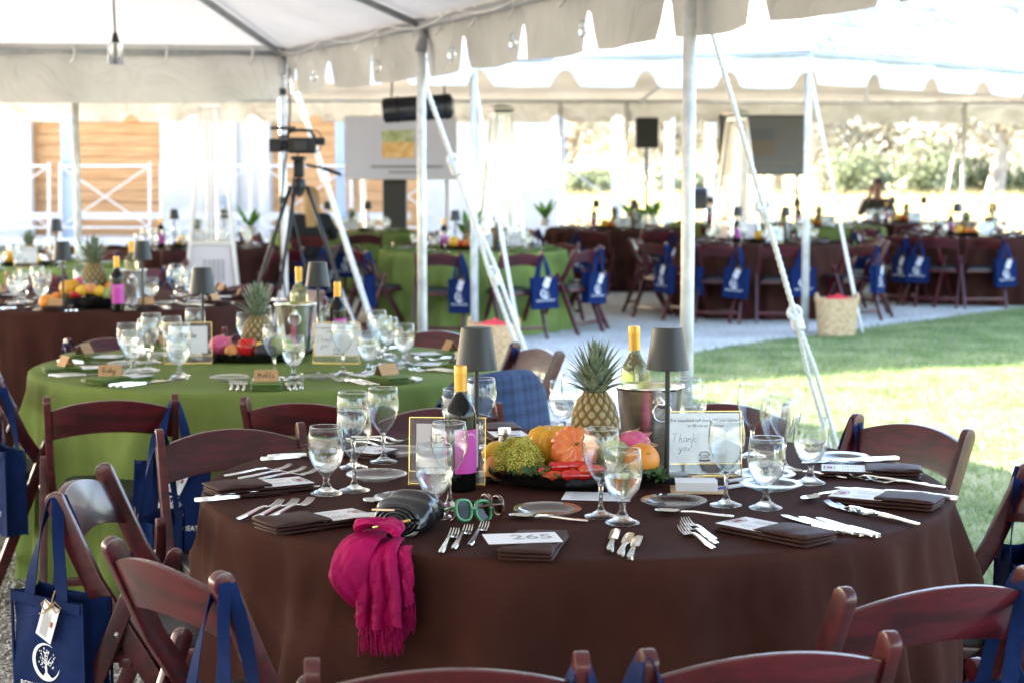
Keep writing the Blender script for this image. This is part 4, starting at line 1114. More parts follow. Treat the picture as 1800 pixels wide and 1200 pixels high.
def make_sign(lines, kind):
    """gold-edged clear stand, faces -Y; .185 wide"""
    t = thing('sign_stand', 'x', 'sign')
    W_, Ht, zb = .186, .165, .004
    tl = R(8)
    M = Matrix.Translation((0, -.006, 0)) @ Matrix.Rotation(-tl, 4, 'X')
    fr = MB(); r = .0016
    cs = [Vector((-W_ / 2, 0, zb)), Vector((W_ / 2, 0, zb)), Vector((W_ / 2, 0, Ht)), Vector((-W_ / 2, 0, Ht))]
    for a, b in zip(cs, cs[1:] + cs[:1]): fr.bar([a, b], .0022, .0024, (0, 1, 0))
    fr.bar([(-W_ / 2, 0, .034), (W_ / 2, 0, .034)], .0018, .002, (0, 1, 0))
    fr.xf(M); part('frame', fr, GOLD, t)
    ft = MB()
    for sx in (-1, 1):
        x = sx * W_ / 2
        ft.bar([(x, -.02, .002), (x, .032, .002)], .002, .002, (1, 0, 0)); ft.bar([(x, -.02, .002), (x, -.004, .034)], .002, .002, (1, 0, 0)); ft.bar([(x, .032, .002), (x, .0, .034)], .002, .002, (1, 0, 0))
    ft.bar([(-W_ / 2, -.02, .002), (W_ / 2, -.02, .002)], .002, .002, (0, 1, 0)); ft.bar([(-W_ / 2, .032, .002), (W_ / 2, .032, .002)], .002, .002, (0, 1, 0))
    part('foot_frame', ft, GOLD, t)
    part('pane', MB().box((0, -.0022, (zb + Ht) / 2), (W_ - .006, .0012, Ht - zb - .006)).xf(M), ACRYL, t)
    part('pane', MB().box((0, .0022, (zb + Ht) / 2), (W_ - .006, .0012, Ht - zb - .006)).xf(M), ACRYL, t)
    pw, p0, p1 = (.178, .036, .160) if kind == 'info' else (.152, .044, .150)
    pp = part('paper', MB().box((0, 0, (p0 + p1) / 2), (pw, .0008, p1 - p0)).xf(M), PAPER, t)
    Mt = M @ Matrix.Translation((0, -.0009, 0)) @ Matrix.Rotation(PI / 2, 4, 'X')
    tx = MB(); 
    for s, x, y, size in lines: join(tx, text_mb(s, size, bold=size * .010), Matrix.Translation((x, y, 0)))
    if kind == 'info':
        script(tx, 'Thank', -.082, .088, .022, .0011); script(tx, 'you!', -.066, .066, .020, .0011)
        stroke(tx, [(-.013, .054), (-.010, .062), (0, .064), (.010, .062), (.013, .054)], .003); stroke(tx, [(-.008, .056), (-.009, .047)], .002); stroke(tx, [(.008, .056), (.009, .047)], .002); stroke(tx, [(-.004, .056), (.004, .056), (.004, .049), (-.004, .049)], .0015); stroke(tx, [(-.014, .043), (0, .041), (.014, .043)], .004)
    tx.xf(Mt); part('lettering', tx, INK if kind != 'info' else mat('soft_ink', (.04, .04, .045), .6), pp, recalc=False)
    return proto(t)
SIGNT = make_sign([('Table', 0, .112, .034)], 'table')
SIGN5 = make_sign([('Table', 0, .112, .030), ('5', 0, .074, .028)], 'table')
SIGNI = make_sign([('For expedited self check out scan below', 0, .1425, .0103), ('or fill out an envelope', .004, .1290, .0103)], 'info')
# ------------------------------------------------------------------ round tables under floor-length cloths
TZ = .765
def cloth(c, m, label, seed, Rr=.914, group='round tables under floor-length cloths', nu=300):
    rnd = random.Random(seed); p1, p2, p3 = [rnd.uniform(0, 6.28) for _ in range(3)]
    prof = [(.0, 1)] 
    def g(a, d):
        w1 = .5 + .5 * math.sin(18 * a + 2.0 * math.sin(2 * a + p1) + p2 + 1.2 * d); w2 = .5 + .5 * math.sin(31 * a + 1.8 * math.sin(3 * a + p3) + p1 - 2 * d)
        k1 = .45 + .55 * (.5 + .5 * math.sin(3 * a + p1)); k2 = .3 + .7 * (.5 + .5 * math.sin(4 * a + p2))
        return .66 * k1 * w1 ** 1.5 + .34 * k2 * w2 ** 2
    creases = [(rnd.uniform(0, 6.28), rnd.choice((-1, 1)) * rnd.uniform(.35, 1.1), rnd.uniform(.012, .03), rnd.uniform(.006, .014)) for _ in range(16)] + ([(-1.15, 1.0, .02, .014), (-1.30, .8, .018, .012), (-.98, .55, .022, .014), (-1.95, -.7, .02, .01)] if seed == 3 else [])
    tops = [.0005, .3, .6, .85, .97, .985]
    mb = MB(); rows = []
    N = nu
    for q in tops: rows.append([(q * Rr, TZ, a) for a in np.linspace(0, 2 * PI, N + 1)[:-1]])
    vs = []
    for r in rows:
        for rr, z, a in r: vs.append((rr * math.cos(a), rr * math.sin(a), z + (.0008 * math.sin(5 * a + rr * 9) if rr > .1 else 0)))
    dn = [(.0, .0), (.0045, .006), (.02, .0085), (.06, .012), (.12, .018)] + [(.12 + .64 * k / 18, 0) for k in range(1, 19)]
    nr = len(tops)
    for d, o_ in dn:
        q = max(0, (d - .03) / .73)
        for a in np.linspace(0, 2 * PI, N + 1)[:-1]:
            aa = a + .05 * q * math.sin(3 * a + p3)
            r = Rr * .99 + (o_ if d <= .12 else .018 + .03 * q) + .150 * (1 - math.exp(-max(0, d - .006) / .14)) * (.7 + .5 * q) * (g(aa, d) - .28) + .004 * math.sin(23 * a + p1) * q + (.010 * noise.noise(Vector((math.cos(a) * 5, math.sin(a) * 5 + seed, d * 5))) if d > .02 else 0) + sum(h_ * math.exp(-((((a - a0 - k_ * d + PI) % (2 * PI)) - PI) / w_) ** 2) for a0, k_, w_, h_ in creases) * min(1, d / .08) * max(0, 1 - d / .6)
            vs.append((r * math.cos(a), r * math.sin(a), max(.004, TZ - .0015 - d)))
        nr += 1
    fs = [(j * N + i, j * N + (i + 1) % N, (j + 1) * N + (i + 1) % N, (j + 1) * N + i) for j in range(nr - 1) for i in range(N)]
    mb.add(vs, fs)
    o = part('tablecloth', mb, m, None, smooth=True)
    o.location = (c[0], c[1], 0)
    return tag(o, label, 'tablecloth', group)
NT = Vector((.155, 4.32, 0)); GT = Vector((-.975, 6.95, 0)); BT3 = Vector((-2.39, 10.42, 0))
cloth(NT, BROWN, 'dark brown cloth on the near round table laid with cutlery in front', 3, nu=480)
cloth(GT, GREEN, 'green cloth on the second round table, laid with name cards', 8)
cloth(BT3, BROWN, 'brown cloth on the round table at the left behind the green one', 5)
FART = [  # center, colour, label phrase, chairs
 ((-3.95, 14.2), GREEN, 'the green table at the far left edge'),
 ((-3.15, 17.6), BROWN, 'the brown table behind the left heater'),
 ((-.38, 17.2), GREEN, 'the green middle table between white poles'),
 ((-2.1, 22.2), GREEN, 'the far green table by the blonde woman'),
 ((1.35, 23.2), BROWN, 'the far brown table in the centre'),
 ((2.68, 18.95), BROWN, 'the brown table right of the middle pole'),
 ((5.45, 20.9), BROWN, 'the brown table at the far right'),
 ((5.80, 26.1), BROWN, 'the brown table by the seated person'),
 ((4.15, 24.0), GREEN, 'the farther right distant green table'),
 ((3.15, 25.6), GREEN, 'the farther left distant green table')]
for i, (c, m, ph) in enumerate(FART):
    cloth(c, m, ('green' if m is GREEN else 'brown') + ' floor-length cloth on ' + ph, 20 + i, nu=150)

# ------------------------------------------------------------------ chairs
def ch2(a, b, tgt, label, bag=None, bl=None, turn=0, zt=.79, **k):
    A, B = P(*a, zt), P(*b, zt); m_ = (A + B) / 2; v = (B - A); f = Vector((-v.y, v.x))
    if f.dot(Vector((tgt.x - m_.x, tgt.y - m_.y))) < 0: f = -f
    return chair(m_, f, label, None, bag, bl, bagturn=turn, **k)
def chd(m_, tgt, label, bag=None, bl=None, turn=0, rot=0, **k):
    f = Vector((tgt[0] - m_[0], tgt[1] - m_[1])); f.rotate(Matrix.Rotation(rot, 2))
    return chair(m_, f, label, None, bag, bl, bagturn=turn, **k)
ch2((535, 1165), (1035, 1152), NT, 'folding chair cut off at the bottom centre, nearest the scarf', 1, 'navy tote at the bottom centre, only its strap showing')
ch2((1110, 1150), (1590, 1114), NT, 'folding chair at the bottom right of centre, arched slat close to the camera', -1, 'navy tote on the bottom right-of-centre chair, strap just visible')
ch2((1490, 1037), (1800, 1000), NT, 'folding chair at the lower right corner with its black seat showing', 1, 'navy tote at the lower right corner of the picture')
chd((1.30, 4.20), NT, 'folding chair seen side on at the right edge of the picture', 1, 'navy tote behind the chair at the right edge', rot=.1)
ch2((1508, 730), (1700, 757), NT, 'brown folding chair on the lawn side, facing the camera beyond the near table', -1 * -1, 'navy tote strap on the chair facing us on the lawn side')
chd((.68, 5.62), NT, 'folding chair mostly hidden behind the ice bucket', 1, 'navy tote hidden behind the near table glasses')
chd((-.24, 5.50), NT, 'folding chair with pale pinkish slat behind the wine glasses and red wine bottle')
ch2((302, 757), (507, 747), NT, 'folding chair whose slat shines bluish white at the left of the near table', 1, 'navy tote draped on the shiny chair left of the near table', turn=.9)
ch2((92, 873), (188, 815), NT, 'folding chair left of the near table, side on, with the tote and paper tag', 1, 'navy tote with paper tag and twine at the lower left corner', turn=1.2)
ch2((180, 942), (412, 1017), NT, 'folding chair at the lower left, its back towards us across the brown cloth', 1, 'navy tote hanging in the shade of the lower left chair')
# green table
ch2((90, 700), (300, 695), GT, 'folding chair with its back to us before the left of the green table', 1, 'navy tote beside the left chair of the green table')
ch2((435, 700), (640, 705), GT, 'dark folding chair with its back to us before the middle of the green table', 1, 'navy tote on the middle front chair of the green table')
JK = ch2((765, 690), (950, 662), GT, 'folding chair under the blue checked jacket')
ch2((900, 602), (990, 620), GT, 'brown folding chair behind the blue jacket, beside the gravel', 1, 'navy tote on the chair behind the blue jacket')
chd((-1.80, 7.85), GT, 'folding chair with bluish slat behind the left of the green table', 1, 'navy tote behind the left of the green table')
chd((-2.22, 7.1), GT, 'folding chair seen side on at the far left of the green table')
chd((-1.93, 6.38), GT, 'folding chair at the left picture edge with a tote showing its tree emblem', 1, 'navy tote with white tree emblem at the left picture edge', turn=.35)
chd((-.35, 8.2), GT, 'folding chair behind the right glasses of the green table', -1, 'navy tote behind the right glasses of the green table')
chd((-1.15, 8.3), GT, 'folding chair behind the pineapple of the green table')
# brown table at left
for i, a in enumerate((185, 150, 215, 120, 75, 250)):
    o = Vector((math.sin(R(a)), -math.cos(R(a)))); m_ = (BT3.x + o.x * 1.28, BT3.y + o.y * 1.28)
    chair(m_, (-o.x, -o.y), 'red folding chair drawn up to the left brown table', 'chairs at the left brown table', 1 if i % 2 else -1, 'navy tote on a chair of the left brown table', 'totes at the left brown table')
rr = random.Random(12)
CH = {0: (20, 60, 110, 150), 1: (10, 50, 90, 330, 290, 170), 2: (-14, 22, 60, 95, 130, 180, 215, 262, 300), 3: (10, 50, 310, 180), 4: (-20, 20, 60, 100, 150, 200, 300, 260), 5: (-32, 2, 40, 78, 110, 160, 200, 260, 300, 330), 6: (-40, -5, 35, 70, 120, 200, 250, 300, 330), 7: (-60, -10, 30, 70, 120, 190, 240, 300), 8: (-30, 20, 70, 300, 180), 9: (-20, 30, 80, 280, 180)}
for i, (c, m, ph) in enumerate(FART):
    for k, a in enumerate(CH[i]):
        a += rr.uniform(-5, 5); o = Vector((math.sin(R(a)), -math.cos(R(a)))); q = 1.27 + rr.uniform(-.06, .16)
        f = Vector((-o.x, -o.y)); f.rotate(Matrix.Rotation(rr.uniform(-.18, .18), 2))
        hasbag = rr.random() < .75
        sec = ('front', 'front slightly right', 'front right', 'near right', 'right', 'far right side', 'back right', 'back slightly right', 'back', 'back slightly left', 'back left', 'far left side', 'left', 'near left', 'front left', 'front slightly left')[int(((a + 11.25) % 360) / 22.5)]
        chair((c[0] + o.x * q, c[1] + o.y * q), f, f'folding chair, {sec} of ' + ph, 'chairs at ' + ph, (1 if rr.random() < .8 else -1) if hasbag else None, f'navy tote, {sec} of ' + ph, 'totes at ' + ph, rr.uniform(-.4, .4))

# ------------------------------------------------------------------ place settings
def along(src, hp, tp, label, group, z=TZ + .001, zr=0):
    hp, tp = Vector(hp), Vector(tp); d = hp - tp; c = (hp + tp) / 2
    return place(src, (c.x, c.y, z), math.atan2(-d.x, d.y), label, group)
def px_along(src, h_, t_, label, group, z=TZ + .001): return along(src, P(*h_, z), P(*t_, z), label, group, z)
def nap(src, ci, co, where, menu=True, z=TZ + .001):
    ci, co = Vector(ci), Vector(co); d = co - ci; c = (ci + co) / 2; rz = math.atan2(-d.x, d.y)
    place(src, (c.x, c.y, z), rz, 'brown folded napkin ' + where, 'brown napkins on the near table')
    if menu:
        place(MENU, (c.x, c.y, z + .0175), rz, 'white printed menu tucked in the napkin ' + where, 'menu cards on the near table')
NP = lambda x, y: P(x, y, .775)
W1 = 'at the left end of the near table'; W2 = 'left of the magenta scarf'; W3 = 'under the 265 card'; W4 = 'at the front right of the near table'; W5 = 'at the right end of the near table'; W6 = 'at the back right by the brown chair'; W8 = 'at the back behind the salt shaker'; W9 = 'at the back left below the shiny chair slat'
nap(NAPB[0], NP(562, 846), NP(348, 866), W1); nap(NAPB[1], NP(655, 903), NP(450, 930), W2)
nap(NAPB[0], NP(962, 926), NP(915, 990), W3, False); nap(NAPB[1], NP(1250, 913), NP(1480, 958), W4); nap(NAPB[0], NP(1435, 868), NP(1682, 890), W5); nap(NAPB[1], NP(1428, 826), NP(1632, 832), W6)
nap(NAPB[0], NP(905, 775), NP(868, 748), W8); nap(NAPB[1], NP(700, 800), NP(535, 784), W9)
def trio(src, nm, where, *pairs):
    for h_, t_ in pairs: px_along(src, h_, t_, f'silver {nm} {where}', f'{nm}s {where}')
trio(FORK, 'fork', 'beside the napkin ' + W1, ((400, 837), (505, 824)), ((420, 842), (535, 828)), ((440, 846), (555, 832)))
trio(KNIFE, 'knife', 'beside the napkin ' + W1, ((345, 881), (500, 868)), ((372, 875), (540, 860)), ((395, 870), (570, 855)))
trio(FORK, 'fork', 'beside the napkin ' + W2, ((397, 921), (512, 880)), ((424, 920), (540, 878)), ((452, 918), (567, 876)))
trio(FORK, 'fork', 'lying left of the 265 card', ((768, 981), (806, 930)), ((788, 977), (832, 922)), ((815, 972), (862, 915)))
trio(KNIFE, 'knife', 'lying right of the 265 card', ((1069, 978), (1086, 925)), ((1086, 986), (1112, 932)), ((1104, 991), (1126, 938)))
trio(FORK, 'fork', 'fanned between the 265 card and front right napkin', ((1278, 962), (1186, 908)), ((1284, 970), (1182, 914)), ((1280, 980), (1176, 920)))
trio(KNIFE, 'knife', 'beside the napkin ' + W4, ((1492, 942), (1370, 905)), ((1526, 946), (1398, 907)), ((1558, 949), (1426, 908)))
trio(FORK, 'fork', 'beside the napkin ' + W5, ((1590, 916), (1432, 884)), ((1612, 920), (1452, 890)), ((1630, 926), (1484, 896)))
trio(KNIFE, 'knife', 'beside the napkin ' + W5, ((1640, 872), (1466, 858)), ((1668, 876), (1490, 858)), ((1690, 879), (1515, 862)))
trio(FORK, 'fork', 'beside the napkin ' + W6, ((1610, 850), (1462, 836)), ((1636, 853), (1490, 840)), ((1658, 858), (1530, 846)))
trio(KNIFE, 'knife', 'beside the napkin ' + W6, ((1560, 808), (1400, 815)), ((1590, 806), (1430, 812)))
trio(KNIFE, 'knife', 'beside the napkin ' + W9, ((468, 808), (590, 800)), ((480, 804), (600, 796)))
trio(FORK, 'fork', 'beside the napkin ' + W9, ((590, 776), (690, 788)), ((600, 771), (712, 784)), ((612, 768), (728, 778)))
trio(FORK, 'fork', 'at the back behind the yellow gourd', ((960, 752), (1015, 768)), ((980, 749), (1035, 764)))
for (h_, t_, nm) in (((1035, 917), (893, 910), 'in front of the plate above the 265 card'), ((1262, 908), (1178, 903), 'below the plate left of the clipboard'), ((705, 905), (642, 880), 'behind the magenta scarf'), ((1480, 862), (1408, 884), 'near the right napkins'), ((1460, 838), (1400, 832), 'near the back right napkin')):
    px_along(SPOON, h_, t_, 'silver spoon ' + nm, 'spoons on the near table')
for x, y, nm in ((962, 905, 'above the 265 card'), (1184, 890, 'left of the clear goblets, by the clipboard'), (662, 843, 'left of the table sign'), (715, 884, 'behind the black clutch'), (1355, 860, 'under the right goblets'), (1345, 842, 'behind the right goblets'), (1480, 812, 'at the back right'), (700, 800, 'by the back left wine glass')):
    p = P(x, y, TZ); place(PLATE, (p.x, p.y, TZ + .001), random.random() * 6, 'clear glass side plate ' + nm, 'glass side plates on the near table')
for s, x, y, nm in ((GOB, 574, 868, 'leftmost on the near table'), (WINE, 623, 862, 'second from left on the near table'), (WINE, 621, 822, 'half hidden at the left of the near table'), (WINE, 674, 812, 'standing alone before the pinkish chair slat'), (GOB, 764, 909, 'front one before the table sign'), (WINE, 790, 893, 'taller one before the magenta bottle label'), (WINE, 846, 790, 'behind the left lamp stem'), (GOB, 803, 785, 'behind the red wine bottle'), (WINE, 1056, 908, 'tall one before the fruit tray'), (GOB, 1094, 919, 'front one before the fruit tray'), (WINE, 1276, 888, 'before the self check out sign'), (GOB, 1346, 893, 'nearest at the right of the check out sign'), (GOB, 1424, 849, 'rightmost on the near table'), (WINE, 1364, 838, 'behind the right pair of goblets'), (WINE, 1378, 826, 'farther one behind the right goblets'), (WINE, 1322, 802, 'just right of the sign top'), (WINE, 1207, 790, 'right of the ice bucket'), (GOB, 1215, 778, 'behind the check out sign'), (WINE, 1012, 778, 'left of the pineapple crown, rear'), (GOB, 990, 768, 'left of the pineapple crown, front')):
    p = P(x, y, TZ); place(s, (p.x, p.y, TZ + .001), random.random() * 6, ('tall clear wine glass ' if s is WINE else 'clear water goblet ') + nm, 'drinking glasses on the near table')
# centrepiece of the near table
def on(px, py, z=TZ): p = P(px, py, z); return (p.x, p.y, z + .001)
place(LAMP, on(838, 843), 0, 'dark grey cordless lamp behind the red wine bottle', 'cordless lamps'); place(LAMP, on(1172, 843), 0, 'dark grey cordless lamp before the ice bucket', 'cordless lamps')
place(RED, on(810, 861), R(18), 'red wine bottle with magenta label and yellow capsule on the near table', 'wine bottles')
place(SIGNT, on(786, 852), R(-3), 'gold-edged clear stand holding the Table card behind the goblets', 'sign stands')
place(SIGNI, on(1238, 838), R(2), 'gold-edged stand with self check out card', 'sign stands')
bk = place(BUCKET, on(1141, 818), R(0), 'steel ice bucket with ring handle on the near table', 'ice buckets')
b = place(WHT, Vector(on(1120, 815)) + Vector((0, 0, .06)), 0, 'white wine bottle standing in the near ice bucket', 'wine bottles'); b.rotation_euler = (0, R(-2), 0)
TC = Vector(on(1012, 845)); place(TRAY, TC, R(4), 'black scalloped tray holding the fruit on the near table', 'fruit trays')
TC0 = TC
def fr(k, dx, dy, dz, label, rz=0, rot=None, s=1.0, base=TC, group='fruit and vegetables on the near tray'):
    return place(FR[k], base + Vector((dx, dy, dz)), rz, label, group, s, rot)
def fpx(k, px, py, dy, label, rz=0, rot=None, s=1.0, zc=.0):
    """centre of the fruit seen at (px, py), dy metres behind the tray centre; zc = its centre height"""
    p = PY(px, py, TC.y + dy)
    return place(FR[k], (p.x, p.y, p.z - zc * s), rz, label, 'fruit and vegetables on the near tray', s, rot)
fpx('pine', 1046, 742, .085, 'pineapple with green crown at the back of the near tray', .4, None, 1.05, .075)
fpx('squash', 968, 782, .06, 'knobbly yellow gourd behind the tomato', .4, None, 1.08, .058)
fpx('tomato', 1006, 798, -.005, 'big ribbed orange tomato in the middle of the near tray', 0, (R(62), R(-14), R(12)), 1.08, .0)
fpx('broc', 911, 808, -.03, 'yellow-green cauliflower head at the left of the near tray', 0, None, 1.12, .048)
fpx('apple', 872, 822, .0, 'orange apricot at the left end of the near tray', 0, None, 1, .032); fpx('lemon', 874, 795, .05, 'yellow lemon at the left end of the near tray', .5, None, 1, .03)
fpx('orange', 1128, 808, -.03, 'large orange at the right end of the near tray', 0, None, 1.06, .04)
fpx('dragon', 1112, 782, .06, 'pink dragonfruit behind the orange', .5, None, .95, .04)
for k, px, py, dy, rz, nm, s_ in (('red', 1015, 836, -.115, .15, 'glossy crimson chilli at the front of the near tray', .95), ('org', 978, 838, -.11, .1, 'orange-red chilli at the front of the near tray', .95), ('red', 1022, 819, -.085, -.1, 'red chilli lying on top at the front', .8), ('red', 988, 820, -.085, .2, 'red chilli below the tomato', .8), ('red', 962, 828, -.095, .5, 'small red chilli beside the cauliflower', .6), ('yel', 951, 838, -.105, -.6, 'small yellow chilli at the front of the near tray', 1), ('org', 1045, 826, -.10, .3, 'orange chilli seen through the tall wine glass', .9)):
    fpx(k, px, py, dy, nm, rz, None, s_, .017)
fpx('arti', 1078, 800, .0, 'pale green custard apple seen through the glass', .4, None, .95, .04)
KALE = mat('kale_leaf', (.05, .11, .03), .6, var=.4, vs=40)
for i, (px, py, dy, nm) in enumerate(((943, 838, -.11, 'beside the cauliflower'), (1150, 838, -.09, 'under the orange'), (1075, 838, -.12, 'behind the front goblet'))):
    p = PY(px, py, TC.y + dy); lf = MB(); rnd = random.Random(i)
    for k in range(16):
        a_ = k * 2.4; d = Vector((math.cos(a_), math.sin(a_), rnd.uniform(-.2, .8))); q = Vector((-d.y, d.x, 0)).normalized(); L_ = rnd.uniform(.02, .036)
        lf.grid(5, 4, lambda u, v: d * L_ * v + q * ((u - .5) * .022 * (v + .3)) + Vector((0, 0, .006 * math.sin(u * 9 + k))))
    o = solid('kale_sprig', lf, KALE, 'curly green kale sprig ' + nm, 'greens', p, 0, 'kale on the near tray', smooth=True)
# shakers
def shaker(px, py, label, glassy):
    t = thing('shaker', label, 'shaker', on(px, py), 0, 'salt and pepper shakers')
    part('body', MB().lathe([(.0005, 0), (.017, 0), (.0175, .002), (.0175, .040)], 24), GLASS if glassy else STEEL, t, auto=40)
    part('collar', MB().lathe([(.0172, .040), (.0172, .0425)], 24), BLACK, t); part('cap', MB().lathe([(.0178, .0425), (.0178, .056), (.0165, .060), (.0005, .0605)], 24), STEEL, t, auto=40)
shaker(887, 790, 'small steel salt shaker behind the cauliflower', False); shaker(861, 838, 'small glass pepper shaker behind the gold sign stand', True)
# papers, clipboard, envelopes, pens
CLIPW = mat('hardboard', (.52, .34, .20), .6, var=.08, vs=30); BLUE = mat('blue_plastic', (.02, .06, .45), .4)
p = on(1228, 862); t = thing('clipboard', 'brown clipboard lying before the check out sign', 'clipboard', p, R(-4))
part('board', MB().box((.0, 0, .002), (.135, .105, .003)), CLIPW, t, bevel=.001, auto=40)
cm = MB(); cm.bar([(-.045, .05, .012), (.045, .05, .012)], .012, .006, (0, 1, 0)); cm.tube([(-.02, .048, .016), (-.012, .048, .024), (.012, .048, .024), (.02, .048, .016)], .0025, 6); part('clip', cm, SILVER, t, smooth=False)
for sx in (-1, 1): part('clip_grip', MB().box((sx * .045, .046, .013), (.014, .016, .009)), BLACK, t, bevel=.002)
for k in range(7):
    e = solid('envelope', MB().box((0, 0, 0), (.098, .068, .0022)), PAPER, 'white envelope in the stack on the clipboard', 'envelope', (p[0] - .006 + .002 * math.sin(k * 3), p[1] - .003, p[2] + .0055 + k * .0032), R(-4 + 1.5 * math.sin(k * 2.3)), 'envelopes stacked on the clipboard')
for i, (h_, t_) in enumerate((((1330, 848), (1262, 858)), ((1318, 840), (1272, 846)))):
    a, c = P(*h_, TZ + .006), P(*t_, TZ + .006); t = thing('pen', ('white pen with blue tip beside the clipboard' if i == 0 else 'white pen with blue clip behind the clipboard'), 'pen', (0, 0, 0))
    d = (c - a); part('barrel', MB().tube([a, a + d * .85], .005, 8), PAPER, t, smooth=True); part('tip', MB().tube([a + d * .85, c], [.005, .002], 8), BLUE, t, smooth=True)
def flat(px, py, w_, h_, rz, label, lines, z=TZ + .0016, mt=PAPER):
    p = P(px, py, z); t = thing('paper_sheet', label, 'paper', (p.x, p.y, z), rz)
    part('sheet', MB().box((0, 0, .0005), (w_, h_, .0008)), mt, t)
    pr = MB()
    for k in range(lines): rect(pr, -w_ * .38, h_ * (.36 - .72 * k / max(1, lines - 1)), w_ * (.38 - .1 * (k % 3)), h_ * (.36 - .72 * k / max(1, lines - 1)) + .0013, .0011)
    if lines: part('print', pr, GREYINK, t, recalc=False)
    return t
flat(1050, 872, .16, .105, R(-8), 'printed sheet half under the fruit tray', 9)
t = flat(918, 945, .150, .095, R(9), 'white card reading 265 lying on the front napkin', 0, TZ + .030)
n = text_mb('265', .058, bold=.001); part('lettering', n.xf(Matrix.Translation((.02, .004, .0013))), mat('mid_grey_ink', (.30, .30, .33), .5), t, recalc=False)  # numerals in an even mid-grey ink
flat(890, 770, .1, .07, .3, 'white sheet behind the shakers', 3); flat(655, 904, .10, .05, .1, 'white slip behind the scarf', 2, TZ + .026)

# ------------------------------------------------------------------ sunglasses, clutch, scarf
def spectacles(label, loc, rz, M_, lens, tilt, sc_=1.0):
    t = thing('sunglasses', label, 'sunglasses', loc, rz)
    for sx in (-1, 1):
        pts = []
        for q in np.linspace(0, 2 * PI, 25)[:-1]:
            cx, cz = math.cos(q), math.sin(q); e = .75
            pts.append(Vector((sx * .034 + .026 * math.copysign(abs(cx) ** e, cx) * (1 + .08 * cz), 0, .028 + .0255 * math.copysign(abs(cz) ** e, cz))) * sc_)
        rm = MB(); rm.tube(pts + [pts[0]], .0042 * sc_, 8, sx=1.2); part('rim', rm, M_, t, smooth=True)
        part('lens', MB().poly([p * .99 + Vector((0, .0005, 0)) for p in pts]), lens, t)
        a = Vector((sx * .060, .0, .034)) * sc_
        part('temple', MB().tube([a, a + Vector((-sx * .004, .03, .002)), a + Vector((-sx * .016, .085, 0)), a + Vector((-sx * .03, .12, -.024))], [.0035, .0028, .0026, .0032], 7), M_, t, smooth=True)
    part('bridge', MB().tube([Vector((-.011, 0, .030)) * sc_, Vector((0, -.003, .034)) * sc_, Vector((.011, 0, .030)) * sc_], .0038, 7), M_, t, smooth=True)
    t.rotation_euler = tilt
    return t
LENS = mat('smoke_lens', (.012, .007, .005), .08, spec=.3)
gp = on(834, 917); spectacles('green framed sunglasses standing on the near table', gp, 0, mat('green_acetate', (.05, .26, .10), .15, coat=.8), LENS, (R(-16), R(9), R(44)), .88)
gp = on(868, 905); spectacles('tortoiseshell glasses folded behind the green sunglasses', gp, 0, mat('tortoise', (.03, .008, .004), .15, col2=(.14, .035, .008), vs=60, coat=.8), LENS, (R(-4), R(6), R(118)), .82)
# black leather clutch
LEA = mat('black_leather', (.008, .008, .010), .24, coat=.35, bump=.15, bs=45)
cp0 = P(700, 942, TZ); ax = (P(775, 893, TZ) - cp0); ax.z = 0; axn = ax.normalized(); sd = Vector((-axn.y, axn.x, 0))
t = thing('clutch_bag', 'black leather clutch with gold bar resting on the scarf', 'clutch bag', (cp0.x, cp0.y, TZ + .001), math.atan2(axn.y, axn.x) - PI / 2)
L = .155
def clut(u, v):
    a = u * 2 * PI; y = -.01 + L * v
    k = .75 + .25 * math.sin(PI * min(1, v * 1.1 + .1)); wd = .062 * k; ht = .036 * (.85 + .30 * math.sin(PI * v))
    ca, sa = math.cos(a), math.sin(a)
    r_ = .05 * math.sin(v * 26 + 2.6 * sa + 1.5 * math.sin(a * 2)) * (1 - abs(2 * v - 1) ** 3) + .05 * math.sin(v * 13 - a * 3)
    x = wd * math.copysign(abs(ca) ** .8, ca) * (1 + r_ * .5); z = ht * (1 + math.copysign(abs(sa) ** .75, sa) * (1 + r_)) 
    return Vector((x + .012 * v, y + .012 * sa, max(.001, z)))
mb = MB().grid(44, 40, clut, True); part('body', mb, LEA, t, smooth=True)
# folded mouth at the near end
mo2 = MB().poly([(math.cos(q) * .046, -.010, .036 + math.sin(q) * .028) for q in np.linspace(0, 2 * PI, 24)[:-1]])
mo = MB()
for k in range(4):
    s_ = 1 - k * .22
    mo.tube([Vector((math.cos(q) * .045 * s_, -.010 - .003 * k, .036 + math.sin(q) * .030 * s_)) for q in np.linspace(0, 2 * PI, 29)], .005, 7)
join(mo, mo2); part('mouth_fold', mo, LEA, t, smooth=True)
part('gold_bar', MB().box((-.006, -.026, .030), (.085, .006, .007), Matrix.Rotation(R(-14), 3, 'Y')), GOLD, t, bevel=.0015, auto=40)
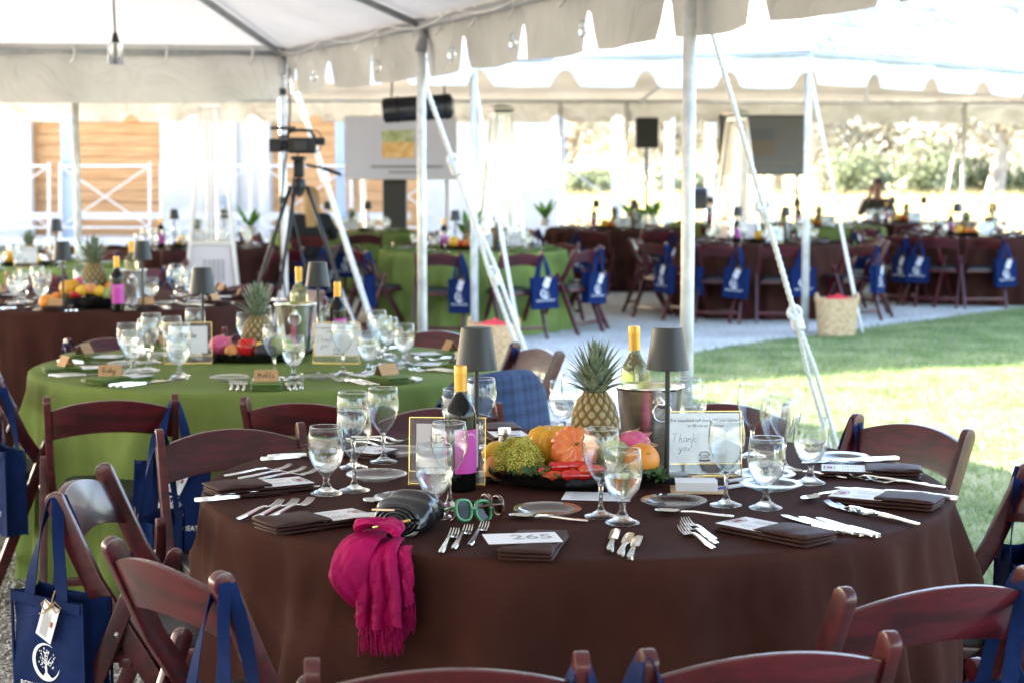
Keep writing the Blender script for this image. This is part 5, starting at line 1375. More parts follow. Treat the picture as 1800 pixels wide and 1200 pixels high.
# magenta scarf over the table edge
SCM = mat('magenta_cloth', (.33, .0012, .075), .65, var=.2, vs=14, bump=.25, bs=220, spec=.2)
sp = P(650, 975, TZ); sp = Vector((sp.x, sp.y, 0))
t = thing('scarf', 'magenta scarf with fringe hanging over the near table edge', 'scarf', (sp.x, sp.y, 0))
o2 = Vector((sp.x - NT.x, sp.y - NT.y, 0)).normalized(); s2 = Vector((-o2.y, o2.x, 0))   # outward, sideways (to image right when facing out? checked below)
if s2.x < 0: s2 = -s2
edge = NT + o2 * (.925)
def wp(side, out, z): q = edge + s2 * side + o2 * out - sp; return Vector((q.x, q.y, z))
def curve(path, v):
    P_ = np.array(path); K = len(P_) - 1; x = v * K; i = min(int(x), K - 1); f = x - i
    p0, p1, p2, p3 = P_[max(i - 1, 0)], P_[i], P_[i + 1], P_[min(i + 2, K)]
    return .5 * ((2 * p1) + (p2 - p0) * f + (2 * p0 - 5 * p1 + 4 * p2 - p3) * f * f + (3 * p1 - p0 - 3 * p2 + p3) * f ** 3)
def drape(path, npl, depth, seed, skew=0.0, n=96, m_=64):
    # thin pleated sheet; path rows are (side, out, z, width)
    def f(u, v):
        sd_, ou, z, wd = curve(path, v)
        ph = 2 * PI * (npl * u + .22 * math.sin(2.6 * v + seed) + .35 * noise.noise(Vector((u * 2.2 + seed, v * 2.6, 0))))
        k = .35 + .65 * v
        cr = .0045 * noise.noise(Vector((u * 8 + seed, v * 9, 1))) + .0025 * noise.noise(Vector((u * 19, v * 23 + seed, 4)))
        crease = .004 * abs(noise.noise(Vector((u * 5 + v * 4 + seed, v * 7 - u * 3, 7))))
        return wp(sd_ + (u - .5) * wd + .007 * math.sin(ph + 1.0) * k, ou + depth * (.5 + .5 * math.cos(ph)) * k + cr + crease, z + skew * (u - .5) * v + .003 * math.sin(ph * .5 + seed))
    mb = MB().grid(n, m_, f); b2 = MB().grid(n, m_, lambda u, v: f(u, v) - o2 * .0012)
    return join(mb, b2)
def lobe(path, seed, n=64, amp=.10, cr=.05):
    mb = MB(); M_ = 48; rings = []
    for i in range(M_ + 1):
        f = i / M_; sd_, ou, z, hw, hd = curve(path, f); hw, hd = max(hw, .001), max(hd, .001); ring = []
        for k in range(n):
            a = 2 * PI * k / n; ca, sa = math.cos(a), math.sin(a)
            wv = 1 + amp * math.sin(3 * a + seed + 3 * f) + cr * 3 * noise.noise(Vector((ca * 2 + seed, sa * 2, f * 4))) + cr * 2 * noise.noise(Vector((ca * 5, sa * 5 + seed, f * 11))) - .22 * max(0, math.cos(2 * a + 5 * f + seed)) ** 6
            ring.append(wp(sd_ + hw * ca * wv, ou + hd * sa * wv, z + .004 * noise.noise(Vector((ca * 3, f * 7, seed)))))
        rings.append(ring)
    return mb.loft(rings)
part('hanging_fold', lobe([(-.030, -.07, .795, .020, .014), (-.040, -.01, .790, .036, .026), (-.046, .024, .755, .042, .030), (-.048, .034, .715, .044, .028), (-.040, .030, .680, .036, .022), (-.022, .026, .655, .016, .012), (-.012, .024, .645, .004, .004)], 1), SCM, t, smooth=True)
part('hanging_tail', drape([(.000, -.07, .785, .05), (.012, -.012, .780, .065), (.020, .020, .755, .080), (.026, .030, .710, .094), (.028, .034, .668, .100), (.030, .036, .625, .100)], 2.4, .022, 2, .012), SCM, t, smooth=True)
part('hanging_tail', drape([(.045, -.03, .778, .04), (.058, .004, .768, .046), (.068, .016, .735, .048), (.074, .018, .70, .050), (.078, .018, .662, .050)], 1.3, .014, 5, .05), SCM, t, smooth=True)
part('knot', lobe([(-.068, -.030, .795, .004, .006), (-.055, -.038, .812, .022, .024), (-.020, -.042, .822, .034, .030), (.012, -.036, .812, .026, .024), (.030, -.026, .795, .006, .008)], 3, amp=.16, cr=.08), SCM, t, smooth=True)
fg = MB(); rf = random.Random(8)
for k in range(190):
    if k < 110: s0 = rf.uniform(-.018, .078); z0 = .626 + .012 * (s0 - .03) / .1; oo = .042
    elif k < 170: f = rf.random(); s0, z0, oo = .058 + .042 * f, .640 + .046 * f, .024
    else: s0, z0, oo = rf.uniform(-.030, -.008), .652, .026
    L = rf.uniform(.035, .062) if k < 170 else rf.uniform(.02, .035); ph = rf.random() * 6; dx = rf.uniform(-.008, .008); oo += rf.uniform(-.008, .01)
    fg.tube([wp(s0 + dx * q + .0022 * math.sin(q * 11 + ph) * q, oo + .002 * math.cos(q * 9 + ph), z0 - L * q) for q in np.linspace(0, 1, 8)], .0008, 4)
for r_ in range(3):
    for k in range(34):
        s0 = -.018 + .098 * k / 33; z0 = .628 + .012 * (s0 - .03) / .1 - r_ * .006
        fg.tube([wp(s0, .044, z0), wp(s0 + .0028 * (1 if (k + r_) % 2 else -1), .045, z0 - .006)], .0009, 4)
fo = part('fringe', fg, SCM, t, smooth=True); fo['kind'] = 'stuff'
zp = MB(); zp.bar([wp(-.050, -.060, .838), wp(.004, -.058, .842)], .003, .004, (0, 0, 1)); part('trim', zp, mat('gold_trim', (.75, .6, .4), .35, .8), t)

# blue checked jacket on the chair beside the green table
def plaid():
    m = mat('checked_cloth', (.02, .05, .16), .85, bump=.1, bs=300)
    n = m.node_tree.nodes; l = m.node_tree.links; b = n['Principled BSDF']; tc = n.new('ShaderNodeTexCoord'); sp_ = n.new('ShaderNodeSeparateXYZ'); l.new(tc.outputs['Object'], sp_.inputs[0])
    outs = []
    for ax_ in ('X', 'Z'):
        for sc_, th in ((150, .35), (75, .80)):
            m1 = n.new('ShaderNodeMath'); m1.operation = 'MULTIPLY'; m1.inputs[1].default_value = sc_; l.new(sp_.outputs[ax_], m1.inputs[0])
            m2 = n.new('ShaderNodeMath'); m2.operation = 'SINE'; l.new(m1.outputs[0], m2.inputs[0])
            m3 = n.new('ShaderNodeMath'); m3.operation = 'GREATER_THAN'; m3.inputs[1].default_value = th; l.new(m2.outputs[0], m3.inputs[0]); outs.append(m3)
    s = outs[0]
    for o in outs[1:]:
        ad = n.new('ShaderNodeMath'); ad.operation = 'ADD'; l.new(s.outputs[0], ad.inputs[0]); l.new(o.outputs[0], ad.inputs[1]); s = ad
    dv = n.new('ShaderNodeMath'); dv.operation = 'DIVIDE'; dv.inputs[1].default_value = 3.2; l.new(s.outputs[0], dv.inputs[0])
    cr = n.new('ShaderNodeValToRGB'); cr.color_ramp.elements[0].color = (.022, .048, .12, 1); cr.color_ramp.elements[1].color = (.009, .016, .048, 1); l.new(dv.outputs[0], cr.inputs['Fac']); l.new(cr.outputs[0], b.inputs['Base Color'])
    return m
def jack(u, v):
    x = (u - .5) * 2; s = v * .95   # path length over the slat: front .22 up, over, back down
    k = 1 - x * x; top = .796 + .016 * k - .05 * max(0, abs(x) - .75) * 3
    y0 = -.20 - .03 * k
    if s < .22: z = top - .0 - (.22 - s); y = y0 + .032 + (.22 - s) * .18
    elif s < .30: q = (s - .22) / .08 * PI; z = top + .022 * math.sin(q); y = y0 + .032 * math.cos(q)
    else: z = top - (s - .30) * .98; y = y0 - .032 - (s - .30) * .10
    f = .018 * math.sin(x * 7 + v * 3) * max(0, v - .3) + .012 * noise.noise(Vector((x * 2.5, v * 5, 2)))
    return Vector((x * (.255 + .03 * v), y - f, z - (.03 * abs(x) ** 4) - .01 * math.sin(x * 9) * (v > .9)))
jm = MB().grid(40, 40, jack)
jo = part('jacket', jm, plaid(), None, smooth=True, recalc=False)
sm_ = jo.modifiers.new('thickness', 'SOLIDIFY'); sm_.thickness = .008
jo.location = JK.location; jo.rotation_euler = JK.rotation_euler; tag(jo, 'blue checked jacket draped over a chair back', 'jacket')
# ------------------------------------------------------------------ the green table and the left brown table
# farther pineapple: crown leaves joined in one mesh
def far_pine():
    t = proto(thing('pineapple', 'x', 'pineapple')); cr = MB(); M_ = None
    for ch in FR['pine'].children:
        if ch.name.startswith('fruit'): part('fruit_body', ch.data, None, t)
        else:
            M_ = ch.data.materials[0]; cr.add([v.co.copy() for v in ch.data.vertices], [tuple(p.vertices) for p in ch.data.polygons])
    part('crown', cr, M_, t, smooth=True, recalc=False)
    return t
FR['fpine'] = far_pine()
def sett(c, phi, where, g, napsrc, colour, card=None, full=True):
    a = R(phi); o = Vector((math.sin(a), -math.cos(a), 0)); l = Vector((-math.cos(a), -math.sin(a), 0)); c = Vector((c[0], c[1], 0)); z = TZ + .001
    at = lambda r, s, zz=z: (c.x + o.x * r + l.x * s, c.y + o.y * r + l.y * s, zz)
    rz = math.atan2(-o.x, o.y)
    place(napsrc, at(.735, 0), rz, f'{colour} folded napkin {where}', 'napkins ' + g)
    place(MENU, at(.735, 0, z + .0175), rz, f'white menu card in the napkin {where}', 'menus ' + g)
    if full:
        for k in range(3): place(FORK, at(.74 - .012 * k, .078 + .022 * k), rz, f'silver fork {where}', 'forks ' + g)
        for k in range(3): place(KNIFE, at(.74 - .012 * k, -.078 - .022 * k), rz, f'silver knife {where}', 'knives ' + g)
        place(PLATE, at(.53, .13), 0, f'clear glass side plate {where}', 'side plates ' + g)
    else:
        place(KNIFE, at(.74, -.08), rz, f'silver knife {where}', 'knives ' + g)
    place(GOB, at(.54, -.10), 0, f'clear water goblet {where}', 'goblets ' + g)
    place(WINE, at(.47, -.03), 0, f'clear wine glass {where}', 'wine glasses ' + g)
    if card:
        cd = place(CARD, at(.775, 0, z + .0262), rz + PI + rr.uniform(-.25, .25), f'folded kraft name card {where}', 'name cards ' + g)
        if isinstance(card, str):
            tx = MB(); script(tx, card, -.030, -.008, .022, .0022)
            M = Matrix.Translation((0, 0, .040)) @ Matrix.Rotation(R(30), 4, 'X') @ Matrix.Translation((0, .0011, -.0225)) @ Matrix.Rotation(PI, 4, 'Z') @ Matrix.Rotation(PI / 2, 4, 'X')
            part('handwriting', tx.xf(M), INK, cd, recalc=False)
            cd.rotation_euler = (0, 0, PI + R(6))
gw = ['at the left front of the green table', 'at the front of the green table, card reading Molls', 'at the right front of the green table', 'at the right end of the green table', 'at the back right of the green table', 'behind the right lamp of the green table', 'behind the pineapple of the green table', 'at the back left of the green table', 'at the far left of the green table', 'at the left end of the green table']
for k, (ph, cd) in enumerate(((-38, 'Gaby'), (8, 'Molls'), (42, True), (78, True), (112, True), (150, None), (186, None), (222, True), (258, True), (292, True))):
    sett(GT, ph, gw[k], gw[k], NAPG[0], 'green', cd)
place(LAMP, on(358, 637), 0, 'dark grey cordless lamp left of the pineapple on the green table', 'cordless lamps'); place(LAMP, on(560, 618), 0, 'dark grey cordless lamp behind the bucket of the green table', 'cordless lamps')
place(SIGN5, on(331, 640), R(8), 'gold-edged stand reading Table 5 on the green table', 'sign stands'); place(SIGNI, on(592, 640), R(-6), 'gold-edged check out sign on the green table', 'sign stands')
place(BUCKET, on(520, 622), R(-10), 'steel ice bucket on the green table', 'ice buckets'); place(WHT, Vector(on(527, 620)) + Vector((0, 0, .06)), 0, 'white wine bottle in the bucket on the green table', 'wine bottles')
place(RED, on(594, 622), R(20), 'red wine bottle with magenta label on the green table', 'wine bottles')
T5 = Vector(on(452, 632)); place(TRAY, T5, R(-3), 'black scalloped fruit tray on the green table', 'fruit trays')
G5 = 'fruit and vegetables on the green table'
fr('pine', -.005, .06, .005, 'pineapple on the green table', 1, None, 1.12, T5, G5); fr('bell', -.03, -.07, .012, 'red bell pepper on the green table', 0, None, 1.1, T5, G5); fr('dragon', -.145, -.02, .02, 'pink dragonfruit on the green table', .8, None, 1, T5, G5)
fr('plum', .045, -.10, .015, 'dark avocado on the green table', .3, None, 1.05, T5, G5); fr('arti', .11, -.045, .012, 'green custard apple on the green table', 0, None, 1.1, T5, G5); fr('yel', .02, -.06, .045, 'yellow pepper on the green table', 1, None, 1.3, T5, G5)
fr('dragon', .12, .06, .02, 'reddish dragonfruit at the right of the green table tray', 2, None, .9, T5, G5); fr('apple', -.09, -.07, .012, 'orange apricot on the green table tray', 0, None, .9, T5, G5)
# left brown table
bw = 'on the left brown table'
for k, ph in enumerate((-40, -8, 28, 62, 95, 130, 200, 250, 290)):
    sett(BT3, ph, 'at a place ' + bw, bw, NAPB[k % 2], 'brown', True, k < 4)
place(LAMP, on(112, 555 - 8), 0, 'dark lamp left of the pineapple ' + bw, 'cordless lamps'); place(LAMP, on(252, 545), 0, 'dark lamp right of the pineapple ' + bw, 'cordless lamps')
place(BUCKET, on(232, 540), 0, 'steel ice bucket ' + bw, 'ice buckets'); place(WHT, Vector(on(233, 540)) + Vector((0, 0, .07)), 0, 'white wine bottle in the bucket ' + bw, 'wine bottles'); place(RED, on(207, 548), 0, 'red wine bottle ' + bw, 'wine bottles')
T6 = Vector(on(163, 540)); G6 = 'fruit ' + bw
place(TRAY, T6, 0, 'black scalloped fruit tray ' + bw, 'fruit trays', (.9, .9, 1.6))
fr('fpine', .0, .05, .06, 'pineapple with tall crown ' + bw, 0, None, 1.25, T6, G6)
for k, dx, dy, dz, nm in (('lemon', -.03, -.09, .07, 'left lemon at the front of the fruit tray'), ('lemon', .06, -.085, .065, 'right lemon at the front of the fruit tray'), ('orange', .12, -.03, .07, 'orange at the right of the fruit tray'), ('squash', -.12, -.02, .05, 'yellow gourd in the fruit tray'), ('apple', .015, -.09, .075, 'apricot between the lemons'), ('dragon', -.07, .03, .09, 'dragonfruit in the fruit tray'), ('arti', .12, -.08, .04, 'custard apple in the fruit tray'), ('red', -.06, -.1, .06, 'red chilli in the fruit tray')):
    fr(k, dx, dy, dz, nm + ' ' + bw, .5, None, 1, T6, G6)
for x, y, nm in ((83, 545, 'left'), (102, 540, 'right')):
    place(FR['orange'], on(x, y), 0, f'{nm} loose orange behind the goblets ' + bw, G6, 1.05)

# ------------------------------------------------------------------ far tables
for i, (c, m, ph) in enumerate(FART):
    r2 = random.Random(40 + i); w_ = 'on ' + ph
    for k in range(9):
        a = k * 40 + r2.uniform(-8, 8)
        o = Vector((math.sin(R(a)), -math.cos(R(a))))
        for s_, q, da in ((GOB, .56, 0), (WINE, .50, .18)):
            place(s_, (c[0] + q * math.sin(R(a) + da), c[1] - q * math.cos(R(a) + da), TZ + .001), 0, ('clear goblet ' if s_ is GOB else 'clear wine glass ') + w_, 'glasses ' + w_)
        place((NAPG[0] if m is GREEN else NAPB[k % 2]), (c[0] + .74 * o.x, c[1] + .74 * o.y, TZ + .001), math.atan2(-o.x, o.y), ('green' if m is GREEN else 'brown') + ' folded napkin ' + w_, 'napkins ' + w_)
        place(MENU, (c[0] + .74 * o.x, c[1] + .74 * o.y, TZ + .019), math.atan2(-o.x, o.y), 'white menu card ' + w_, 'menus ' + w_)
    for sx in (-1, 1):
        place(LAMP, (c[0] + sx * r2.uniform(.17, .3), c[1] + r2.uniform(-.05, .2), TZ + .001), 0, ('left' if sx < 0 else 'right') + ' dark cordless lamp ' + w_, 'cordless lamps')
    tr = Vector((c[0] + r2.uniform(-.12, .12), c[1] - .02, TZ + .001))
    place(TRAY, tr, 0, 'black fruit tray ' + w_, 'fruit trays')
    gf = 'fruit ' + w_
    fr('fpine', .02, .06, .02, 'pineapple ' + w_, i, None, 1.0, tr, gf)
    for k, (f_, nm) in enumerate((('squash', 'yellow gourd'), ('bell', 'red pepper'), ('orange', 'orange'), ('tomato', 'tomato'), ('lemon', 'lemon'))):
        a = k * 1.2 + i; fr(f_, -.11 + .055 * k, -.05 + .02 * math.sin(a * 3), .02, nm + ' in the tray ' + w_, a, None, 1.0, tr, gf)
    place(RED, (c[0] + r2.uniform(-.35, -.25), c[1] + r2.uniform(-.1, .1), TZ + .001), R(20), 'red wine bottle ' + w_, 'wine bottles')
    place(SIGNI, (c[0] + .1, c[1] - .25, TZ + .001), r2.uniform(-.2, .2), 'gold-edged sign stand ' + w_, 'sign stands')
    if i in (2, 4, 5, 6): 
        b = (c[0] + .25, c[1] + .1, TZ + .001); place(BUCKET, b, 0, 'steel ice bucket ' + w_, 'ice buckets'); place(WHT, (b[0], b[1], b[2] + .06), 0, 'bottle in the bucket ' + w_, 'wine bottles')
# small potted ferns on the far tables
FERN = clothmat('fern_leaf', (.08, .22, .03), (.16, .34, .06), .3, 20)
def plant(px, py, Y, label):
    p = PY(px, py, Y); t = thing('leafy_plant', label, 'plant', (p.x, p.y, TZ + .001))
    part('pot', MB().lathe([(.0005, 0), (.05, 0), (.065, .10), (.06, .10), (.0005, .09)], 16), WALLW, t, auto=40)
    lf = MB(); rnd = random.Random(px)
    for k in range(14):
        a = k * 2.4; d = Vector((math.cos(a), math.sin(a), 0)); s = Vector((-d.y, d.x, 0)); L = rnd.uniform(.18, .34); up_ = rnd.uniform(.5, 1.1)
        lf.grid(3, 7, lambda u, v: Vector((0, 0, .09)) + d * (L * v * .7) + s * ((u - .5) * .075 * math.sin(PI * min(.97, v * .95 + .05))) + Vector((0, 0, L * v * up_ * 1.3 - .10 * v * v)))
    part('leaf', lf, FERN, t, smooth=True, recalc=False)
plant(958, 375, 24.4, 'leafy fern on the left of the far brown table'); plant(1125, 380, 23.6, 'leafy fern on the right of the far brown table'); plant(1148, 378, 24.6, 'tallest leafy fern beside the far tent pole'); plant(824, 398, 17.4, 'leafy fern behind the white poles'); plant(440, 412, 21, 'leafy fern at the foot of the left heater'); plant(1108, 380, 25, 'small fern behind the far brown table')

# ------------------------------------------------------------------ pyramid patio heaters
TUBE = glassmat('quartz_tube', ior=1.2, clear=.6); HST = mat('heater_steel', (.62, .60, .58), .32, .9, var=.08, vs=4)
def heater(label, X, Y, rz, hgt=2.27):
    t = thing('pyramid_heater', label, 'patio heater', (X, Y, 0), rz, 'pyramid patio heaters')
    hw = lambda z: .265 + (.085 - .265) * max(0, (z - .05)) / (hgt - .25)
    for sx in (-1, 1):
        for sy in (-1, 1):
            a, b = hw(.05), hw(hgt - .17); part('corner_post', MB().bar([(sx * a, sy * a, .05), (sx * b, sy * b, hgt - .17)], .03, .03, (1, 0, 0)), HST, t)
    z0, z1 = .08, .86
    pl = MB().loft([[Vector((sx * (hw(z) - .012), sy * (hw(z) - .012), z)) for sx, sy in ((-1, -1), (1, -1), (1, 1), (-1, 1))] for z in (z0, z1)])
    part('lower_casing', pl, mat('casing', (.50, .44, .43), .5, .3), t)
    vn = MB()
    for k in range(9):
        z = .55 + k * .022; y = -(hw(z) - .011)
        for x in (-.06, -.02, .02, .06, .10): vn.box((x, y - .001, z), (.026, .003, .008))
    part('vent', vn, DARK, t)
    part('burner_plate', MB().box((0, 0, z1 + .02), (hw(z1) * 2, hw(z1) * 2, .03)), HST, t)
    part('flame_tube', MB().lathe([(.05, z1 + .03), (.05, hgt - .2)], 20), TUBE, t, smooth=True)
    gw_ = MB()
    for sx, sy in ((0, -1), (0, 1), (1, 0), (-1, 0)):
        for k in range(26):
            z = z1 + .06 + k * (hgt - .28 - z1) / 26; h_ = hw(z) - .01
            a, b = (Vector((-h_, sy * h_, z)), Vector((h_, sy * h_, z))) if sx == 0 else (Vector((sx * h_, -h_, z)), Vector((sx * h_, h_, z)))
            gw_.bar([a, b], .004, .004, (0, 0, 1))
        for f in (-.5, 0, .5):
            za, zb = z1 + .05, hgt - .2; ha, hb = hw(za) - .01, hw(zb) - .01
            a, b = (Vector((f * ha, sy * ha, za)), Vector((f * hb, sy * hb, zb))) if sx == 0 else (Vector((sx * ha, f * ha, za)), Vector((sx * hb, f * hb, zb)))
            gw_.bar([a, b], .005, .005, (1, 0, 0) if sx == 0 else (0, 1, 0))
    part('wire_guard', gw_, HST, t)
    part('top_cap', MB().loft([[Vector((sx * r_, sy * r_, z)) for sx, sy in ((-1, -1), (1, -1), (1, 1), (-1, 1))] for r_, z in ((.09, hgt - .18), (.09, hgt - .14), (.13, hgt - .10), (.13, hgt - .085), (.04, hgt - .05))]), HST, t)
    part('base', MB().box((0, 0, .03), (.56, .56, .05)), HST, t, bevel=.006)
heater('steel pyramid heater at the left before the timber panels', -2.72, 16.0, R(8)); heater('steel pyramid heater behind the middle white poles', PY(880, 300, 19.6).x, 19.6, R(20), 2.3); heater('steel pyramid heater before the far right screen', PY(1357, 300, 19.0).x, 22.6 - 3.6 + 3.0, R(30), 2.32)

# ------------------------------------------------------------------ video camera on tripod
VY = 12.4; vc = PY(525, 262, VY)
t = thing('tripod', 'black video tripod with grey legs beside the tent corner pole', 'tripod', (vc.x, VY, 0))
for a, nm in ((200, 0), (250, 1), (-18, 2)):
    d = Vector((math.cos(R(a)), math.sin(R(a)), 0)); hub = Vector((0, 0, 1.42)); ft = d * .62
    lg = part('leg', MB().tube([hub + d * .06, hub + (ft - hub) * .5], .014, 8), BLACK, t, smooth=True); part('lower_leg', MB().tube([hub + (ft - hub) * .48, ft], .010, 8), ALU, lg, smooth=True); part('foot', MB().box(ft + Vector((0, 0, .012)), (.05, .05, .024)), BLACK, lg)
part('hub', MB().lathe([(.0005, 1.34), (.03, 1.36), (.05, 1.42), (.04, 1.47), (.0005, 1.48)], 16), BLACK, t, smooth=True)
part('fluid_head', MB().box((0, 0, 1.54), (.07, .09, .12)), BLACK, t, bevel=.012, auto=40); part('head_plate', MB().box((0, 0, 1.615), (.09, .16, .03)), BLACK, t, bevel=.004)
part('pan_handle', MB().tube([(.05, 0, 1.57), (.16, -.04, 1.55), (.30, -.06, 1.50)], [.009, .009, .009], 8), BLACK, t, smooth=True); part('handle_grip', MB().tube([(.18, -.045, 1.545), (.30, -.06, 1.50)], .014, 8), BLACK, t, smooth=True)
part('spreader', MB().tube([(-.3, 0, .62), (.32, -.05, .62)], .012, 8), DARK, t, smooth=True)
t = thing('video_camera', 'black video camera mounted on the tripod', 'video camera', (vc.x, VY, 1.63), R(0))
part('body', MB().box((.03, 0, .085), (.22, .13, .13)), BLACK, t, bevel=.012, auto=40); part('lens_hood', MB().box((-.185, 0, .085), (.10, .12, .11)), BLACK, t, bevel=.01); part('lens', MB().tube([(-.14, 0, .085), (-.08, 0, .085)], .05, 16), BLACK, t, smooth=True)
part('top_handle', MB().tube([(-.09, 0, .15), (-.08, 0, .20), (.0, 0, .21), (.10, 0, .205), (.13, 0, .15)], .014, 8), BLACK, t, smooth=True); part('microphone', MB().tube([(-.22, -.03, .225), (-.02, -.03, .225)], .016, 10), DARK, t, smooth=True); part('viewfinder', MB().box((.17, 0, .12), (.09, .06, .06)), BLACK, t, bevel=.008); part('side_screen', MB().box((.02, -.08, .085), (.10, .015, .075)), DARK, t)
part('cable_loop', MB().tube([(.13 + .06 * math.cos(q), 0, .12 + .09 * math.sin(q)) for q in np.linspace(-1.4, 2.2, 16)], .005, 6), DARK, t, smooth=True)
t.scale = (.86, .86, .86)
part('hanging_cable', MB().tube([(.0, -.05, .02), (-.06, -.06, -.3), (-.02, -.06, -.6), (.05, -.06, -.9), (-.03, -.06, -1.2)], .007, 6), BLACK, t, smooth=True)

# ------------------------------------------------------------------ screens, loudspeakers, black tube
SCRN = mat('screen_face', (.42, .43, .50), .5, emit=(.75, .78, .92), es=.02); SCRN2 = mat('screen_dim', (.20, .20, .23), .35); PICA = mat('picture_orange', (.62, .32, .08), .5, col2=(.75, .6, .35), vs=9, emit=(.6, .35, .12), es=.02); PICB = mat('picture_green', (.35, .42, .15), .5, col2=(.6, .65, .5), vs=6)
def screen(label, x0, y0, x1, y1, Y, face, pics, stand):
    a, c = PY(x0, y1, Y), PY(x1, y0, Y); cx, cz, w_, h_ = (a.x + c.x) / 2, (a.z + c.z) / 2, c.x - a.x, c.z - a.z
    t = thing('presentation_screen', label, 'screen', (cx, Y, 0), 0)
    part('bezel', MB().box((0, .04, cz), (w_ + .04, .06, h_ + .04)), BLACK if stand else WALLW, t); s = part('face', MB().box((0, .004, cz), (w_, .01, h_)), face, t)
    part('picture', MB().box((-.02 * w_, -.003, cz - .04 * h_), (w_ * .30, .002, h_ * .26)), pics[0], s); part('picture', MB().box((-.02 * w_, -.003, cz + .19 * h_), (w_ * .30, .002, h_ * .20)), pics[1], s)
    pr = MB(); pr.box((.06 * w_, -.003, cz - .31 * h_), (w_ * .66, .002, .035)); pr.box((.06 * w_, -.003, cz - .40 * h_), (w_ * .34, .002, .03)); part('caption', pr, GREYINK, s)
    for sx in (-.42, .42): part('stand_leg', MB().tube([(sx * w_, .06, 0), (sx * w_, .06, cz)], .025, 8), ALU, t, smooth=True)
screen('white projection screen with small orange picture left of the middle pole', 608, 206, 800, 314, 26.0, SCRN, (PICA, PICB), False); screen('grey screen in shade behind the right pyramid heater', 1266, 205, 1416, 306, 26.0, SCRN2, (mat('dim_orange', (.23, .19, .17), .5), mat('dim_blue', (.16, .17, .22), .5)), True)
def speaker(label, px, y0, y1, Y, w_, standing):
    a, c = PY(px, y1, Y), PY(px, y0, Y); h_ = c.z - a.z
    t = thing('loudspeaker', label, 'loudspeaker', (a.x, Y, 0), 0)
    cb_ = part('cabinet', MB().box((0, .15, (a.z + c.z) / 2), (w_, .32, h_)), BLACK, t, bevel=.02, auto=40); part('grille', MB().box((0, -.014, (a.z + c.z) / 2), (w_ * .88, .01, h_ * .9)), DARK, cb_)
    if standing:
        part('stand_pole', MB().tube([(0, .15, .0), (0, .15, a.z)], .02, 8), BLACK, t, smooth=True)
        for k in range(3): part('stand_leg', MB().tube([(0, .15, .7), (.5 * math.cos(k * 2.1), .15 + .5 * math.sin(k * 2.1), .01)], .014, 6), BLACK, t, smooth=True)
speaker('black loudspeaker on a stand beside the far tent pole', 1138, 207, 261, 25.6, .32, True); speaker('tall black loudspeaker stack under the projection screen', 694, 316, 430, 25.5, .34, False); speaker('slim black loudspeaker column left of the right heater', 1306, 308, 400, 25.7, .12, False)
a, c = PY(672, 195, 16.3), PY(795, 187, 16.3)
t = thing('rolled_tent_wall', 'black rolled cylinder hung under the eave behind the middle pole', 'tent wall roll', (a.x, a.y, a.z)); c = c - a
part('roll', MB().tube([Vector((0, 0, 0)), c * .03, c * .97, c], [.08, .115, .115, .10], 20), mat('black_vinyl', (.012, .013, .018), .3), t, smooth=True)
for f in (.2, .55, .9): part('strap', MB().tube([c * f, c * (f + .04)], .119, 20), BLACK, t, smooth=True)
part('end_cap', MB().tube([c * .985, c * 1.03], [.085, .07], 16), ALU, t, smooth=True)
for f in (.12, .88): part('hanging_tie', MB().tube([c * f, c * f + Vector((0, .35, .42))], .008, 6), BLACK, t, smooth=True)
# pendant lamp and string lights of the near tent
p = PY(203, 85, 9.5); t = thing('pendant_lamp', 'clear glass pendant lamp hanging at the upper left', 'lamp', p)
part('cord', MB().tube([(0, 0, .07), (-.006, 0, .3), (-.004, 0, 1.0)], .005, 6), BLACK, t, smooth=True); part('socket', MB().lathe([(.006, .085), (.012, .075), (.018, .045), (.022, .03), (.0005, .03)], 14), BLACK, t, smooth=True)
part('glass_shade', MB().lathe([(.02, .035), (.038, .02), (.042, 0), (.042, -.085), (.040, -.085), (.040, 0), (.036, .018), (.018, .033)], 24), GLASS, t, smooth=True); part('bulb', MB().lathe([(.0005, -.075), (.012, -.065), (.014, -.03), (.009, .01), (.008, .03)], 14), mat('bulb', (.85, .82, .70), .2, trans=.5), t, smooth=True)
t = thing('string_lights', 'bare bulb string lights looped along the near tent edge', 'string lights', C1)
w0 = MB(); sL = (S1 - C1).length; onS = lambda s: dS * s if s < sL else (S1 - C1) + d2 * (s - sL)
pts = [onS(s) + Vector((-.05, -.06, .03 - .06 * abs(math.sin(s * 2.6)))) for s in np.linspace(0, 7, 60)]; w0.tube(pts, .004, 6); part('wire', w0, WPOLE, t, smooth=True)
for s in (.35, 1.0, 2.3, 3.65, 4.6, 5.5):
    q = onS(s) + Vector((-.06, -.07, -.10)); part('drop_wire', MB().tube([q + Vector((0, 0, .1)), q + Vector((.01, 0, 0)), q + Vector((0, 0, -.10))], .002, 5), WPOLE, t, smooth=True); part('bulb', MB().lathe([(.0005, -.062), (.018, -.052), (.026, -.032), (.022, -.012), (.012, 0), (.012, .02), (.0005, .022)], 14, q + Vector((0, 0, -.10))), GLASS, t, smooth=True)

